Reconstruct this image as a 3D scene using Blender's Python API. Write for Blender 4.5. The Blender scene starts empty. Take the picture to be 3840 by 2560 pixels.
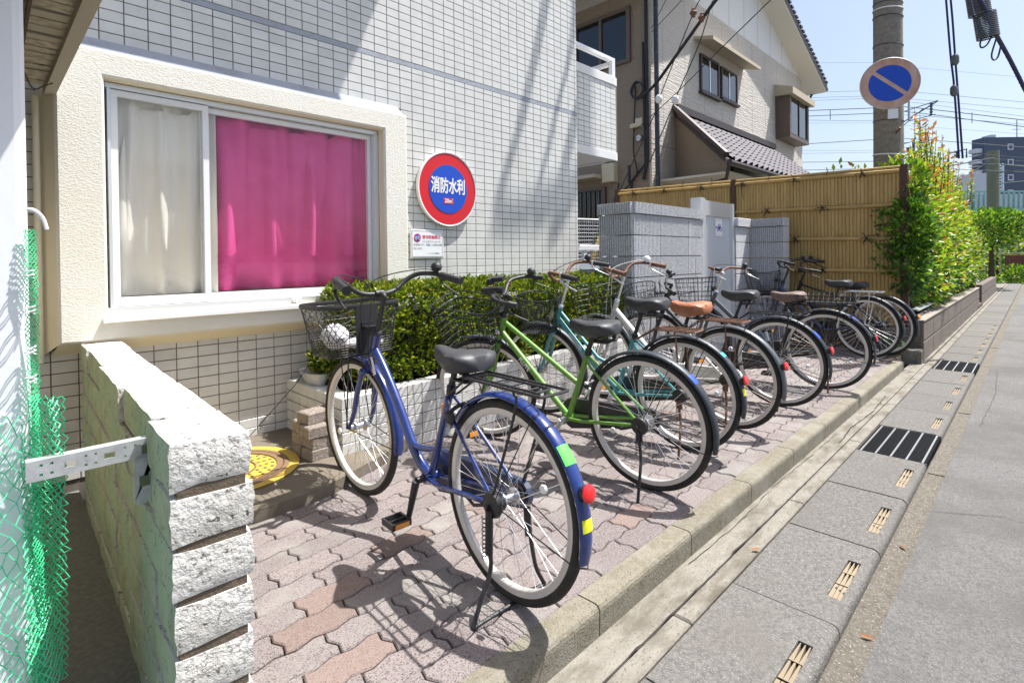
import bpy, bmesh, math, random
import numpy as np
from mathutils import Vector, Matrix
from math import sin, cos, pi, radians
random.seed(7); rng = np.random.default_rng(7)
S = bpy.context.scene; COL = S.collection
# ---------------- camera, sky, sun, exposure ----------------
CAM = Vector((0, 0, 1.13)); YAW, PIT, ROL = radians(44.65), -.009, .0125
FW = Vector((cos(YAW)*cos(PIT), sin(YAW)*cos(PIT), sin(PIT)))
_r = FW.cross(Vector((0, 0, 1))).normalized(); _u = _r.cross(FW)
RT = _r*cos(ROL) - _u*sin(ROL); UP = RT.cross(FW)
cam = bpy.data.objects.new('camera', bpy.data.cameras.new('camera')); COL.objects.link(cam)
cam.matrix_world = Matrix(((RT.x, UP.x, -FW.x, 0), (RT.y, UP.y, -FW.y, 0), (RT.z, UP.z, -FW.z, 1.13), (0, 0, 0, 1)))
cam.data.sensor_width = 36; cam.data.lens = 18.75; cam.data.shift_y = -.076
cam.data.clip_start = .05; cam.data.clip_end = 3000
S.camera = cam
SUN_TO = Vector((.427, -.24, 1)).normalized()
W = bpy.data.worlds.new('World'); S.world = W; W.use_nodes = True
nt = W.node_tree; bg = nt.nodes['Background']
sky = nt.nodes.new('ShaderNodeTexSky'); sky.sky_type = 'NISHITA'; sky.sun_disc = False
sky.sun_elevation = math.asin(SUN_TO.z); sky.sun_rotation = math.atan2(SUN_TO.x, SUN_TO.y)
sky.air_density = 1.0; sky.dust_density = 3; sky.ozone_density = 1.0
nt.links.new(sky.outputs[0], bg.inputs[0]); bg.inputs[1].default_value = .105
sl = bpy.data.lights.new('sun', 'SUN'); sl.energy = 4.7; sl.angle = radians(.55); sl.color = (1, .97, .92)
sun = bpy.data.objects.new('sun', sl); COL.objects.link(sun); sun.rotation_euler = SUN_TO.to_track_quat('Z', 'Y').to_euler()
S.view_settings.view_transform = 'Standard'; S.view_settings.look = 'None'; S.view_settings.gamma = 1
S.view_settings.exposure = .92; S.view_settings.use_curve_mapping = False
S.cycles.max_bounces = 7; S.cycles.transparent_max_bounces = 24

def at(px, py, d):   # a point seen at source pixel (px, py), d metres away along the view axis
    return CAM + (FW + RT*((px-1920)/2000) - UP*((py-988)/2000))*d

# ---------------- materials ----------------
MATS = {}
TONE = dict(paver=.62, paver_red=.64, kerb=.60, gutter=.60, roughcon=.62, slab=.80, asphalt=.80, slabcon=.70, block=.88, hedgewall=.8, hedgecap=.7, bamboo=.82, yellow=.8)
def mat(name, col, rough=.6, metal=0, col2=None, nscale=20, bump=0, bscale=None, rnd=0, spec=.5, detail=4, dist=.01, ramp=(.35, .65), coat=0, speck=None, sscale=300, sth=.62, stretch=None, dirt=None, dscale=2, dth=(.5, .75)):
    g_ = TONE.get(name, 1); sc_ = lambda c: tuple(v*g_ for v in c) if c else c
    col, col2, speck, dirt = sc_(col), sc_(col2), sc_(speck), sc_(dirt)
    m = bpy.data.materials.new(name); m.use_nodes = True; MATS[name] = m
    n = m.node_tree; L = n.links.new; b = n.nodes['Principled BSDF']
    b.inputs['Roughness'].default_value = rough; b.inputs['Metallic'].default_value = metal
    b.inputs['Specular IOR Level'].default_value = spec; b.inputs['Coat Weight'].default_value = coat
    b.inputs['Base Color'].default_value = (*col, 1)
    geo = n.nodes.new('ShaderNodeNewGeometry'); pos = geo.outputs['Position']
    if stretch:
        mp = n.nodes.new('ShaderNodeMapping'); mp.inputs['Scale'].default_value = stretch; L(pos, mp.inputs[0]); pos = mp.outputs[0]
    cur = None
    def noise(sc, det=detail, rgh=.6):
        t = n.nodes.new('ShaderNodeTexNoise'); t.inputs['Scale'].default_value = sc; t.inputs['Detail'].default_value = det; t.inputs['Roughness'].default_value = rgh
        L(pos, t.inputs['Vector']); return t.outputs[0]
    def mixc(f, a, c):
        x = n.nodes.new('ShaderNodeMix'); x.data_type = 'RGBA'; L(f, x.inputs[0])
        if isinstance(a, tuple): x.inputs[6].default_value = (*a, 1)
        else: L(a, x.inputs[6])
        x.inputs[7].default_value = (*c, 1); return x.outputs[2]
    def rampf(f, a, c):
        r = n.nodes.new('ShaderNodeMapRange'); r.inputs[1].default_value = a; r.inputs[2].default_value = c; L(f, r.inputs[0]); return r.outputs[0]
    if col2: cur = mixc(rampf(noise(nscale), *ramp), col, col2)
    if speck: cur = mixc(rampf(noise(sscale, 2, .5), sth, sth+.06), cur if cur is not None else col, speck)
    if dirt: cur = mixc(rampf(noise(dscale, 6, .65), *dth), cur if cur is not None else col, dirt)
    if rnd:
        oi = n.nodes.new('ShaderNodeObjectInfo'); hs = n.nodes.new('ShaderNodeHueSaturation')
        r = n.nodes.new('ShaderNodeMapRange'); r.inputs[3].default_value = 1-rnd; r.inputs[4].default_value = 1+rnd; L(oi.outputs['Random'], r.inputs[0]); L(r.outputs[0], hs.inputs['Value'])
        if cur is not None: L(cur, hs.inputs['Color'])
        else: hs.inputs['Color'].default_value = (*col, 1)
        cur = hs.outputs[0]
    if cur is not None: L(cur, b.inputs['Base Color'])
    if bump:
        bp = n.nodes.new('ShaderNodeBump'); bp.inputs['Strength'].default_value = bump; bp.inputs['Distance'].default_value = dist
        L(noise(bscale or nscale*3, 5, .65), bp.inputs['Height']); L(bp.outputs[0], b.inputs['Normal'])
    return m

# ---------------- mesh builder ----------------
def nrm(v):
    l = math.sqrt(sum(c*c for c in v)) or 1; return tuple(c/l for c in v)
class MB:
    def __init__(s): s.v = []; s.f = []; s.mi = []; s.sm = []; s.M = None; s.cur = 0
    def add(s, vs, fs, smooth=False, mi=None):
        o = len(s.v)
        if s.M is not None: vs = [tuple(s.M @ Vector(v)) for v in vs]
        s.v += [tuple(v) for v in vs]; s.f += [tuple(i+o for i in f) for f in fs]
        s.mi += [s.cur if mi is None else mi]*len(fs); s.sm += [smooth]*len(fs); return s
    def box(s, x0, x1, y0, y1, z0, z1, **k):
        return s.add([(x, y, z) for z in (z0, z1) for y in (y0, y1) for x in (x0, x1)], [(0, 2, 3, 1), (4, 5, 7, 6), (0, 1, 5, 4), (2, 6, 7, 3), (0, 4, 6, 2), (1, 3, 7, 5)], **k)
    def bbox(s, x0, x1, y0, y1, z0, z1, b=.003, axis='z', **k):   # block with a bevelled face (+axis or -axis)
        P = {'z': lambda a, c, h: (a, c, h), '-y': lambda a, c, h: (a, -h, c), '-x': lambda a, c, h: (-h, a, c)}[axis]
        if axis == 'z': A0, A1, C0, C1, H0, H1 = x0, x1, y0, y1, z0, z1
        elif axis == '-y': A0, A1, C0, C1, H0, H1 = x0, x1, z0, z1, -y1, -y0
        else: A0, A1, C0, C1, H0, H1 = y0, y1, z0, z1, -x1, -x0
        vs = []
        for d, h in ((0, H0), (0, H1-b), (b, H1)):
            vs += [P(A0+d, C0+d, h), P(A1-d, C0+d, h), P(A1-d, C1-d, h), P(A0+d, C1-d, h)]
        fs = [(3, 2, 1, 0), (8, 9, 10, 11)] + [(r+i, r+(i+1) % 4, r+4+(i+1) % 4, r+4+i) for r in (0, 4) for i in range(4)]
        return s.add(vs, fs, **k)
    def prism(s, poly, h0, h1, ax='z', b=0, **k):    # poly 2D ccw extruded along ax
        def P(p, h):
            return {'z': (p[0], p[1], h), 'y': (p[0], h, p[1]), 'x': (h, p[0], p[1])}[ax]
        n = len(poly); rings = [(poly, h0), (poly, h1-b)]
        if b:
            cx = sum(p[0] for p in poly)/n; cy = sum(p[1] for p in poly)/n
            ins = []
            for i in range(n):
                a, c, d = poly[i-1], poly[i], poly[(i+1) % n]
                t = nrm((d[0]-a[0], d[1]-a[1])); ins.append((c[0]-t[1]*b, c[1]+t[0]*b))
            rings.append((ins, h1))
        vs = [P(p, h) for pl, h in rings for p in pl]; m = len(rings)
        fs = [tuple(range(n-1, -1, -1)), tuple(range((m-1)*n, m*n))] + [(r*n+i, r*n+(i+1) % n, (r+1)*n+(i+1) % n, (r+1)*n+i) for r in range(m-1) for i in range(n)]
        return s.add(vs, fs, **k)
    def tube(s, pts, r, n=8, closed=False, cap=True, smooth=True, flat=None, **k):
        pts = [Vector(p) for p in pts]; N = len(pts); rs = r if isinstance(r, (list, tuple)) else [r]*N
        vs = []; prev = None
        for i in range(N):
            if closed: t = pts[(i+1) % N]-pts[i-1]
            else: t = pts[min(i+1, N-1)]-pts[max(i-1, 0)]
            if t.length < 1e-9: t = Vector((0, 0, 1))
            t.normalize()
            if prev is None:
                a = Vector((0, 0, 1)) if abs(t.z) < .9 else Vector((0, 1, 0)); u = t.cross(a).normalized()
            else:
                u = prev - t*prev.dot(t)
                u = u.normalized() if u.length > 1e-6 else t.orthogonal().normalized()
            prev = u; w = t.cross(u)
            f = flat or 1
            for j in range(n):
                a = 2*pi*j/n; vs.append(tuple(pts[i]+(u*cos(a)+w*sin(a)*f)*rs[i]))
        fs = []
        for i in range(N if closed else N-1):
            for j in range(n):
                a = i*n+j; b_ = i*n+(j+1) % n; c = ((i+1) % N)*n
                fs.append((a, b_, c+(j+1) % n, c+j))
        if cap and not closed: fs += [tuple(range(n-1, -1, -1)), tuple(range((N-1)*n, N*n))]
        return s.add(vs, fs, smooth=smooth, **k)
    def lathe(s, prof, n=24, c=(0, 0, 0), ax='z', smooth=True, closed=False, **k):
        vs = []
        for r, h in prof:
            for j in range(n):
                a = 2*pi*j/n; x, y = r*cos(a), r*sin(a)
                p = {'z': (x, y, h), 'y': (x, h, y), 'x': (h, x, y)}[ax]; vs.append((p[0]+c[0], p[1]+c[1], p[2]+c[2]))
        m = len(prof)
        fs = [(i*n+j, i*n+(j+1) % n, ((i+1) % m)*n+(j+1) % n, ((i+1) % m)*n+j) for i in range(m if closed else m-1) for j in range(n)]
        if ax == 'y': fs = [tuple(reversed(f)) for f in fs]
        return s.add(vs, fs, smooth=smooth, **k)
    def ball(s, c, r, n=12, sc=(1, 1, 1), **k):
        prof = [(max(1e-4, r*sin(pi*i/(n//2))), -r*cos(pi*i/(n//2))) for i in range(n//2+1)]
        o = len(s.v); s.lathe(prof, n, (0, 0, 0), **k)
        M = s.M
        for i in range(o, len(s.v)):
            v = s.v[i]
            if M is None: s.v[i] = (v[0]*sc[0]+c[0], v[1]*sc[1]+c[1], v[2]*sc[2]+c[2])
        return s
    def loft(s, rings, closed=True, cap=True, smooth=True, **k):
        n = len(rings[0]); m = len(rings); vs = [p for r in rings for p in r]
        fs = [(i*n+j, i*n+(j+1) % n, (i+1)*n+(j+1) % n, (i+1)*n+j) for i in range(m-1) for j in range(n if closed else n-1)]
        if cap and closed: fs += [tuple(range(n-1, -1, -1)), tuple(range((m-1)*n, m*n))]
        return s.add(vs, fs, smooth=smooth, **k)
    def mesh(s, name, mats):
        me = bpy.data.meshes.new(name); me.from_pydata(s.v, [], s.f)
        for m in (mats if isinstance(mats, (list, tuple)) else [mats]): me.materials.append(MATS[m])
        me.polygons.foreach_set('material_index', s.mi)
        me.polygons.foreach_set('use_smooth', s.sm)
        if any(s.sm):
            me.update(); me.set_sharp_from_angle(angle=radians(42))
        me.update(); return me
    def obj(s, name, mats, parent=None, **k): return ob(name, s.mesh(name, mats), parent, **k)
def ob(name, me, parent=None, loc=None, rot=None, mw=None, **k):
    o = bpy.data.objects.new(name, me); COL.objects.link(o); o.parent = parent
    if loc: o.location = loc
    if rot: o.rotation_euler = rot
    if mw is not None: o.matrix_local = mw
    for a, b in k.items(): o[a] = b
    return o
def thing(name, label, cat, loc=(0, 0, 0), rot=(0, 0, 0), group=None):
    o = bpy.data.objects.new(name, None); COL.objects.link(o); o.location = loc; o.rotation_euler = rot; o.empty_display_size = .1
    o['label'] = label; o['category'] = cat
    if group: o['group'] = group
    return o
def tag(o, label, cat, group=None):
    o['label'] = label; o['category'] = cat
    if group: o['group'] = group
    return o
def text_mesh(txt, size, ext=.0004, m='white', bold=0, sx=1, parent=None, mw=None, name='lettering', align='CENTER', space=1, noderive=False):
    c = bpy.data.curves.new('text', 'FONT'); c.body = txt; c.size = size; c.extrude = ext; c.offset = bold; c.align_x = align; c.align_y = 'CENTER'; c.resolution_u = 3; c.space_character = space
    t = bpy.data.objects.new('text', c); COL.objects.link(t)
    dg = bpy.context.evaluated_depsgraph_get(); me = bpy.data.meshes.new_from_object(t.evaluated_get(dg))
    bpy.data.objects.remove(t); bpy.data.curves.remove(c); me.name = name
    me.materials.clear(); me.materials.append(MATS[m])
    me.transform(Matrix.Diagonal((sx, 1, 1, 1)))
    return ob(name, me, parent, mw=mw)
def grow(seq, *a): return [p for p in seq]
def arc(c, r, a0, a1, n, y=0):    # in the xz plane
    return [(c[0]+r*cos(radians(a0+(a1-a0)*i/n)), y, c[1]+r*sin(radians(a0+(a1-a0)*i/n))) for i in range(n+1)]
def bez(pts, n=6):   # smooth Catmull-Rom path
    P = [Vector(p) for p in pts]; P = [P[0]*2-P[1]] + P + [P[-1]*2-P[-2]]; out = []
    for i in range(1, len(P)-2):
        for j in range(n):
            t = j/n; a, b, c, d = P[i-1], P[i], P[i+1], P[i+2]
            out.append(.5*((2*b)+(c-a)*t+(2*a-5*b+4*c-d)*t*t+(3*b-a-3*c+d)*t**3))
    out.append(P[-2]); return out

# colours
M_ = mat
M_('tile', (.66, .66, .635), .28, rnd=.06, col2=(.60, .60, .575), nscale=9, dirt=(.50, .485, .45), dscale=1.7, dth=(.56, .80), bump=.12, bscale=160, dist=.002)
M_('hedge_core', (.02, .03, .006), 1)  # dark interior colour standing for shade between the leaves
M_('tile_lower', (.60, .55, .45), .4, rnd=.06, col2=(.55, .50, .41), nscale=9, bump=.15, bscale=200, dist=.002)
M_('tile_shade', (.46, .52, .58), .3, rnd=.05, bump=.1, bscale=160, dist=.002)  # low wall's bluish shade is put into the tile colour
M_('grout', (.13, .12, .11), .95, col2=(.20, .18, .16), nscale=14)
M_('grout_dark', (.10, .08, .065), .95)
M_('stucco', (.78, .765, .70), .85, bump=1, bscale=95, dist=.006, stretch=(1, 1, 2.2), col2=(.77, .75, .66), nscale=5)
M_('stucco_slope', (.34, .37, .42), .8, bump=.9, bscale=60, dist=.006, dirt=(.26, .28, .31), dscale=5)  # blue grey shade of the top fillet is put into this colour
M_('stucco_smooth', (.76, .70, .54), .8, bump=.3, bscale=90, dist=.003)
M_('aluminium', (.72, .75, .78), .35, .55)
M_('alu_white', (.82, .83, .84), .4, .1)
M_('rubber_seal', (.03, .03, .035), .6)
M_('cream_cloth', (.80, .77, .69), .9, bump=.3, bscale=400, dist=.001)
M_('pink_cloth', (.78, .10, .33), .8, col2=(.72, .075, .29), nscale=6, bump=.3, bscale=500, dist=.001)
M_('block', (.72, .705, .665), .95, col2=(.60, .585, .54), nscale=14, bump=1, bscale=45, dist=.012, speck=(.13, .115, .10), sscale=85, sth=.60, dirt=(.82, .81, .79), dscale=5, dth=(.45, .7))
M_('block_moss', (.33, .46, .32), .95, col2=(.42, .47, .31), nscale=7, bump=1, bscale=40, dist=.014, speck=(.10, .13, .08), sscale=80, sth=.63, stretch=(1, 1, .6), dirt=(.25, .27, .16), dscale=6)
M_('mortar', (.13, .10, .07), .95, bump=.6, bscale=80)
M_('paver', (.335, .285, .275), .92, rnd=.10, col2=(.42, .365, .355), nscale=90, bump=1, bscale=200, dist=.004, speck=(.15, .115, .115), sscale=210, sth=.55, dirt=(.43, .41, .38), dscale=3, dth=(.5, .7))
M_('loose_block', (.30, .255, .22), .95, col2=(.20, .165, .14), nscale=60, bump=1, bscale=120, dist=.008, speck=(.44, .40, .35), sscale=150, sth=.58)
M_('paver_red', (.335, .255, .228), .92, rnd=.1, col2=(.39, .30, .265), nscale=40, bump=1, bscale=200, dist=.004, speck=(.24, .15, .13), sscale=210, sth=.56)
M_('sand', (.10, .075, .06), 1)
M_('kerb', (.40, .365, .285), .92, col2=(.30, .27, .20), nscale=30, bump=1, bscale=130, dist=.005, speck=(.16, .14, .10), sscale=150, sth=.60, dirt=(.47, .44, .37), dscale=4, rnd=.05)
M_('gutter', (.34, .315, .265), .92, col2=(.43, .40, .345), nscale=30, bump=.8, bscale=150, dist=.004, stretch=(.45, 1, 1), dirt=(.20, .175, .135), dscale=9, dth=(.47, .66), speck=(.20, .18, .15), sscale=170, sth=.60)
M_('slab', (.125, .12, .112), .93, col2=(.215, .205, .19), nscale=60, bump=1, bscale=110, dist=.007, speck=(.34, .33, .31), sscale=190, sth=.60, rnd=.09, dirt=(.17, .16, .145), dscale=4)
M_('roughcon', (.29, .26, .215), .95, col2=(.19, .17, .135), nscale=45, bump=1, bscale=90, dist=.012, speck=(.52, .48, .42), sscale=120, sth=.6)
M_('asphalt', (.135, .132, .13), .93, col2=(.225, .22, .215), nscale=85, bump=1, bscale=100, dist=.010, speck=(.34, .33, .32), sscale=190, sth=.60, dirt=(.14, .136, .13), dscale=1.1, dth=(.45, .62))
M_('damp', (.13, .13, .115), .9, col2=(.19, .19, .175), nscale=60, bump=.7, bscale=150, dist=.004, speck=(.24, .24, .22), sscale=260, sth=.66)
M_('slabcon', (.27, .23, .175), .92, col2=(.20, .17, .13), nscale=6, bump=.6, bscale=160, dist=.005, speck=(.19, .16, .12), sscale=280, sth=.62)
M_('yellow', (.66, .46, .07), .6, dirt=(.42, .28, .10), dscale=9, dth=(.58, .75), bump=.3, bscale=200, dist=.002)
M_('iron_brown', (.20, .125, .07), .7, bump=.4, bscale=160, dist=.003)
M_('iron', (.05, .05, .055), .55, .4)
M_('steel', (.60, .62, .64), .35, .8)
M_('galv', (.66, .68, .70), .4, .5, col2=(.50, .52, .54), nscale=30, dirt=(.35, .28, .2), dscale=30, dth=(.62, .72))
M_('slot', (.25, .20, .135), .8, rnd=.1)
M_('black', (.012, .012, .014), .5)
M_('bamboo', (.58, .385, .135), .5, rnd=.09, col2=(.49, .315, .10), nscale=12, stretch=(1, 1, .25), bump=.2, bscale=60, dist=.002)
M_('bamboo_node', (.40, .265, .10), .6)
M_('post_brown', (.085, .040, .025), .7, bump=.4, bscale=60)
M_('cord', (.012, .014, .016), .8)
M_('graywall', (.66, .66, .67), .9, col2=(.42, .43, .46), nscale=60, bump=1, bscale=90, dist=.014, speck=(.74, .75, .77), sscale=110, sth=.56, rnd=.06)
M_('gate_panel', (.70, .73, .77), .35, .5)
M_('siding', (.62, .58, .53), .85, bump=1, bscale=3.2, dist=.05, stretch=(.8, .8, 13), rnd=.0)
M_('seam', (.42, .39, .34), .9)
M_('seam_dark2', (.2, .17, .13), .9)
M_('seam_dark', (.22, .175, .13), .9)
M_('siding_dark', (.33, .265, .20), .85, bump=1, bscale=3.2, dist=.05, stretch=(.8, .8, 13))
M_('gable', (.72, .72, .71), .7)
M_('crack', (.035, .032, .03), 1)
M_('dry_leaf', (.30, .13, .05), .8)
M_('soffit', (.66, .64, .57), .8)
M_('brownmetal', (.055, .040, .038), .5, .2)
M_('brownmetal_lt', (.14, .10, .08), .5, .2)
M_('rooftile', (.075, .07, .09), .62, rnd=.18, spec=.25)
M_('awning', (.50, .43, .31), .6)
M_('camwhite', (.72, .72, .70), .5)
M_('beigebox', (.60, .53, .38), .6)
M_('wire', (.02, .02, .025), .6)
M_('farwire', (.12, .13, .16), .8)
M_('bluewire', (.015, .02, .10), .6)
M_('polecon', (.17, .155, .13), .92, col2=(.25, .23, .195), nscale=20, bump=.6, bscale=120, dist=.005, speck=(.32, .29, .24), sscale=150, sth=.63, dirt=(.26, .22, .17), dscale=2.5)
M_('sign_rim', (.50, .27, .18), .6, col2=(.58, .42, .36), nscale=5, dirt=(.44, .17, .10), dscale=4, dth=(.5, .75), stretch=(1, 1, .4))
M_('sign_blue', (.004, .065, .50), .35)
M_('sign_red', (.62, .008, .018), .35)
M_('sign_red_soft', (.66, .06, .12), .5)
M_('white', (.82, .82, .82), .5)
M_('paper', (.80, .81, .83), .5)
M_('ink', (.10, .10, .12), .7)
M_('ink_soft', (.32, .33, .36), .7)
M_('panel_white', (.86, .88, .91), .5, bump=.15, bscale=3, dist=.02)
M_('net', (.05, .60, .27), .6)
M_('net_light', (.13, .70, .40), .6)
M_('shedboard', (.52, .47, .37), .85, col2=(.26, .22, .16), nscale=30, bump=.5)
M_('shedfascia', (.36, .33, .26), .8)
M_('moss_wall', (.15, .18, .10), .9)
M_('teal', (.24, .48, .46), .6)
M_('teal_dark', (.05, .20, .20), .6)
M_('farblue', (.065, .09, .145), .6)
M_('farwhite', (.60, .63, .68), .6)
M_('rustwall', (.14, .045, .035), .8, col2=(.18, .07, .05), nscale=6)
M_('hedgewall', (.19, .155, .13), .95, col2=(.27, .225, .19), nscale=34, bump=1, bscale=60, dist=.03, speck=(.42, .36, .31), sscale=80, sth=.58)
M_('hedgecap', (.42, .37, .31), .9, bump=.5, bscale=90)
M_('soil', (.045, .035, .025), 1)
for nm, c in dict(az1=(.09, .165, .012), az2=(.20, .27, .018), az3=(.36, .37, .035), az4=(.035, .07, .007), az5=(.24, .14, .04),
                  ph1=(.07, .17, .018), ph2=(.22, .38, .025), ph3=(.43, .50, .045), ph4=(.46, .20, .06), ph5=(.03, .08, .022), gr1=(.09, .20, .03)).items():
    m = M_(nm, c, .38 if nm[0] == 'p' else .42, spec=.5)
    b = m.node_tree.nodes['Principled BSDF']; tr = m.node_tree.nodes.new('ShaderNodeBsdfTranslucent'); tr.inputs[0].default_value = (c[0]*1.5, c[1]*1.5, c[2], 1)
    mx = m.node_tree.nodes.new('ShaderNodeMixShader'); mx.inputs[0].default_value = .3
    m.node_tree.links.new(b.outputs[0], mx.inputs[1]); m.node_tree.links.new(tr.outputs[0], mx.inputs[2]); m.node_tree.links.new(mx.outputs[0], m.node_tree.nodes['Material Output'].inputs[0])
M_('stem', (.07, .045, .025), .8)
# bicycle materials
M_('tyre', (.020, .019, .018), .75, bump=.5, bscale=300, dist=.002, dirt=(.055, .045, .035), dscale=20, dth=(.5, .8))
M_('rim', (.62, .60, .57), .42, .35)
M_('spoke', (.70, .71, .73), .25, .9)
M_('spoke_rust', (.30, .24, .19), .5, .6)
M_('hub', (.60, .61, .63), .25, .9)
M_('paint_blue', (.010, .032, .175), .24, dirt=(.05, .07, .17), dscale=14, dth=(.55, .8), coat=.8)
M_('paint_green', (.13, .30, .04), .42, coat=.2, dirt=(.20, .26, .12), dscale=16, dth=(.55, .75))
M_('paint_teal', (.075, .29, .31), .4, coat=.3, dirt=(.30, .33, .30), dscale=14, dth=(.6, .75))
M_('paint_white', (.66, .66, .62), .35, coat=.3, dirt=(.36, .20, .09), dscale=9, dth=(.60, .76))
M_('paint_black', (.014, .015, .018), .3, coat=.5)
M_('paint_grey', (.10, .105, .115), .35, .4, coat=.3)
M_('paint_navy', (.02, .03, .07), .3, coat=.5)
M_('fender_dark', (.035, .043, .055), .45, .2, dirt=(.13, .125, .115), dscale=12, dth=(.52, .8))
M_('fender_grey', (.12, .13, .14), .4, .4)
M_('plastic', (.022, .022, .024), .5)
M_('saddle', (.035, .037, .042), .5, bump=.25, bscale=500, dist=.001)
M_('brown_leather', (.34, .125, .055), .5, bump=.8, bscale=28, dist=.01)
M_('beige_cover', (.16, .11, .095), .6, bump=.5, bscale=40, dist=.006)
M_('rust', (.135, .065, .04), .7, .2, col2=(.22, .12, .08), nscale=60, bump=.4, bscale=200, dist=.002)
M_('darkwire', (.03, .032, .035), .45, .4)
M_('chrome', (.75, .76, .78), .18, 1)
M_('red_lens', (.75, .015, .02), .2, coat=.6)
M_('orange_lens', (.80, .30, .03), .25, coat=.5)
M_('clear_lens', (.80, .82, .84), .2, coat=.6)
M_('st_green', (.12, .80, .10), .5)
M_('st_yellow', (.80, .80, .03), .5)
M_('st_blue', (.015, .08, .55), .4)
M_('st_cyan', (.05, .40, .50), .4)
M_('bag', (.62, .62, .65), .35, bump=.5, bscale=30, dist=.01)
def glass(name, tint, fac):
    m = bpy.data.materials.new(name); m.use_nodes = True; MATS[name] = m; n = m.node_tree; n.nodes.remove(n.nodes['Principled BSDF'])
    t = n.nodes.new('ShaderNodeBsdfTransparent'); t.inputs[0].default_value = (*tint, 1)
    g = n.nodes.new('ShaderNodeBsdfGlossy'); g.inputs['Roughness'].default_value = .02; lw = n.nodes.new('ShaderNodeLayerWeight'); lw.inputs[0].default_value = .5; pw = n.nodes.new('ShaderNodeMath'); pw.operation = 'POWER'; pw.inputs[1].default_value = 4; n.links.new(lw.outputs['Facing'], pw.inputs[0])
    fr = n.nodes.new('ShaderNodeMath'); fr.operation = 'MULTIPLY_ADD'; fr.inputs[1].default_value = .9; fr.inputs[2].default_value = fac; n.links.new(pw.outputs[0], fr.inputs[0])
    mx = n.nodes.new('ShaderNodeMixShader'); n.links.new(fr.outputs[0], mx.inputs[0]); n.links.new(t.outputs[0], mx.inputs[1]); n.links.new(g.outputs[0], mx.inputs[2]); n.links.new(mx.outputs[0], n.nodes['Material Output'].inputs[0])
glass('glass', (.985, .99, .99), .05); glass('glass_dark', (.25, .27, .28), .09)
# ================= THE SETTING =================
def vis_area(p):
    d = Vector(p)-CAM; z = d.dot(FW)
    if z < .2: return 0
    x = 1920+2000*d.dot(RT)/z; y = 988-2000*d.dot(UP)/z
    if x < -60 or x > 3900 or y < -60 or y > 2620: return 0
    return 1/(z*z)
def scatter(pieces, parent, name, stuffname, mats, limit=300):
    """pieces: (centre, key, maker(mb)) - nearest `limit` become objects, the rest one stuff part"""
    pieces.sort(key=lambda p: -vis_area(p[0])); cache = {}; big = MB(); n = 0
    for c, key, mk, rz in pieces:
        if n < limit and vis_area(c) > 0:
            if key not in cache:
                b = MB(); mk(b); cache[key] = b.mesh(name, mats)
            ob(name, cache[key], parent, loc=c, rot=rz); n += 1
        else:
            big.M = Matrix.Translation(c) @ Matrix.Rotation(rz[0], 4, 'X') @ Matrix.Rotation(rz[1], 4, 'Y'); mk(big)
    if big.v: big.obj(stuffname, mats, parent, kind='stuff')
    return n
def tiles_grid(xs, zs, plane, pos, skip=None, gap=.005, t=.006, off=lambda r: 0):
    """pieces for one tiled plane; xs, zs = joint positions; plane '-y','-x','z'"""
    out = []
    for i in range(len(xs)-1):
        for j in range(len(zs)-1):
            a0, a1, b0, b1 = xs[i], xs[i+1], zs[j], zs[j+1]
            if a1-a0 < .015 or b1-b0 < .015: continue
            ca, cb = (a0+a1)/2, (b0+b1)/2
            if skip and skip(ca, cb): continue
            w, h = (a1-a0-gap)/2, (b1-b0-gap)/2; key = (plane, round(w, 4), round(h, 4))
            tilt = (random.gauss(0, .0035), random.gauss(0, .0035), 0)
            if plane == '-y': c = (ca, pos, cb); mk = lambda m, w=w, h=h: m.bbox(-w, w, -t, 0, -h, h, b=.0015, axis='-y'); tilt = (tilt[0], 0, tilt[1])
            elif plane == '-x': c = (pos, ca, cb); mk = lambda m, w=w, h=h: m.bbox(-t, 0, -w, w, -h, h, b=.0015, axis='-x'); tilt = (0, tilt[0], tilt[1])
            else: c = (ca, cb, pos); mk = lambda m, w=w, h=h: m.bbox(-w, w, -h, h, 0, t, b=.0015); tilt = (tilt[0], tilt[1], 0)
            out.append((c, key, mk, tilt))
    return out
def span(a, b, step, ph):   # joint positions of a grid between a and b
    ks = []; k = math.ceil((a-ph)/step-1e-6)
    while ph+k*step < b-1e-6: ks.append(ph+k*step); k += 1
    return ([a] if not ks or ks[0]-a > .012 else []) + ks + ([b] if not ks or b-ks[-1] > .012 else [])

# ground and road
ob('ground', MB().box(-600, 600, -600, 600, -.5, -.25).mesh('ground', 'asphalt'), kind='structure')
ob('road', MB().box(-8, 45, -7, .372, -.3, -.1).mesh('road', 'asphalt'), kind='structure')
b = MB()
for i in range(60):    # crumbling pale edge strip between drain and asphalt
    x0 = -1+i*.8; b.box(x0, x0+.797, .374+random.uniform(-.006, 0), .452, -.3, -.116+random.uniform(-.003, .003))
ob('road_edge', b.mesh('road_edge', 'roughcon'), kind='structure')
g = ob('gutter', MB().box(-2, 7.5, .904, 1.03, -.3, -.1).mesh('gutter', 'gutter'), kind='structure')
b = MB(); x = -1.9
while x < 40:
    L_ = 1.2+random.uniform(-.01, .01); b2 = MB().bbox(x, x+L_-.006, .832, .899, -.3, -.096+random.uniform(-.002, .002), b=.006)
    b2.obj('border_stone', 'gutter', g); x += L_
MB().box(-2, 40, .822, .905, -.3, -.118).obj('joint_bed', 'mortar', g)
# far footway beside the hedge wall
ob('footway', MB().box(7.5, 40, .905, 1.25, -.3, -.085).mesh('footway', 'gutter'), kind='structure')
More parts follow.
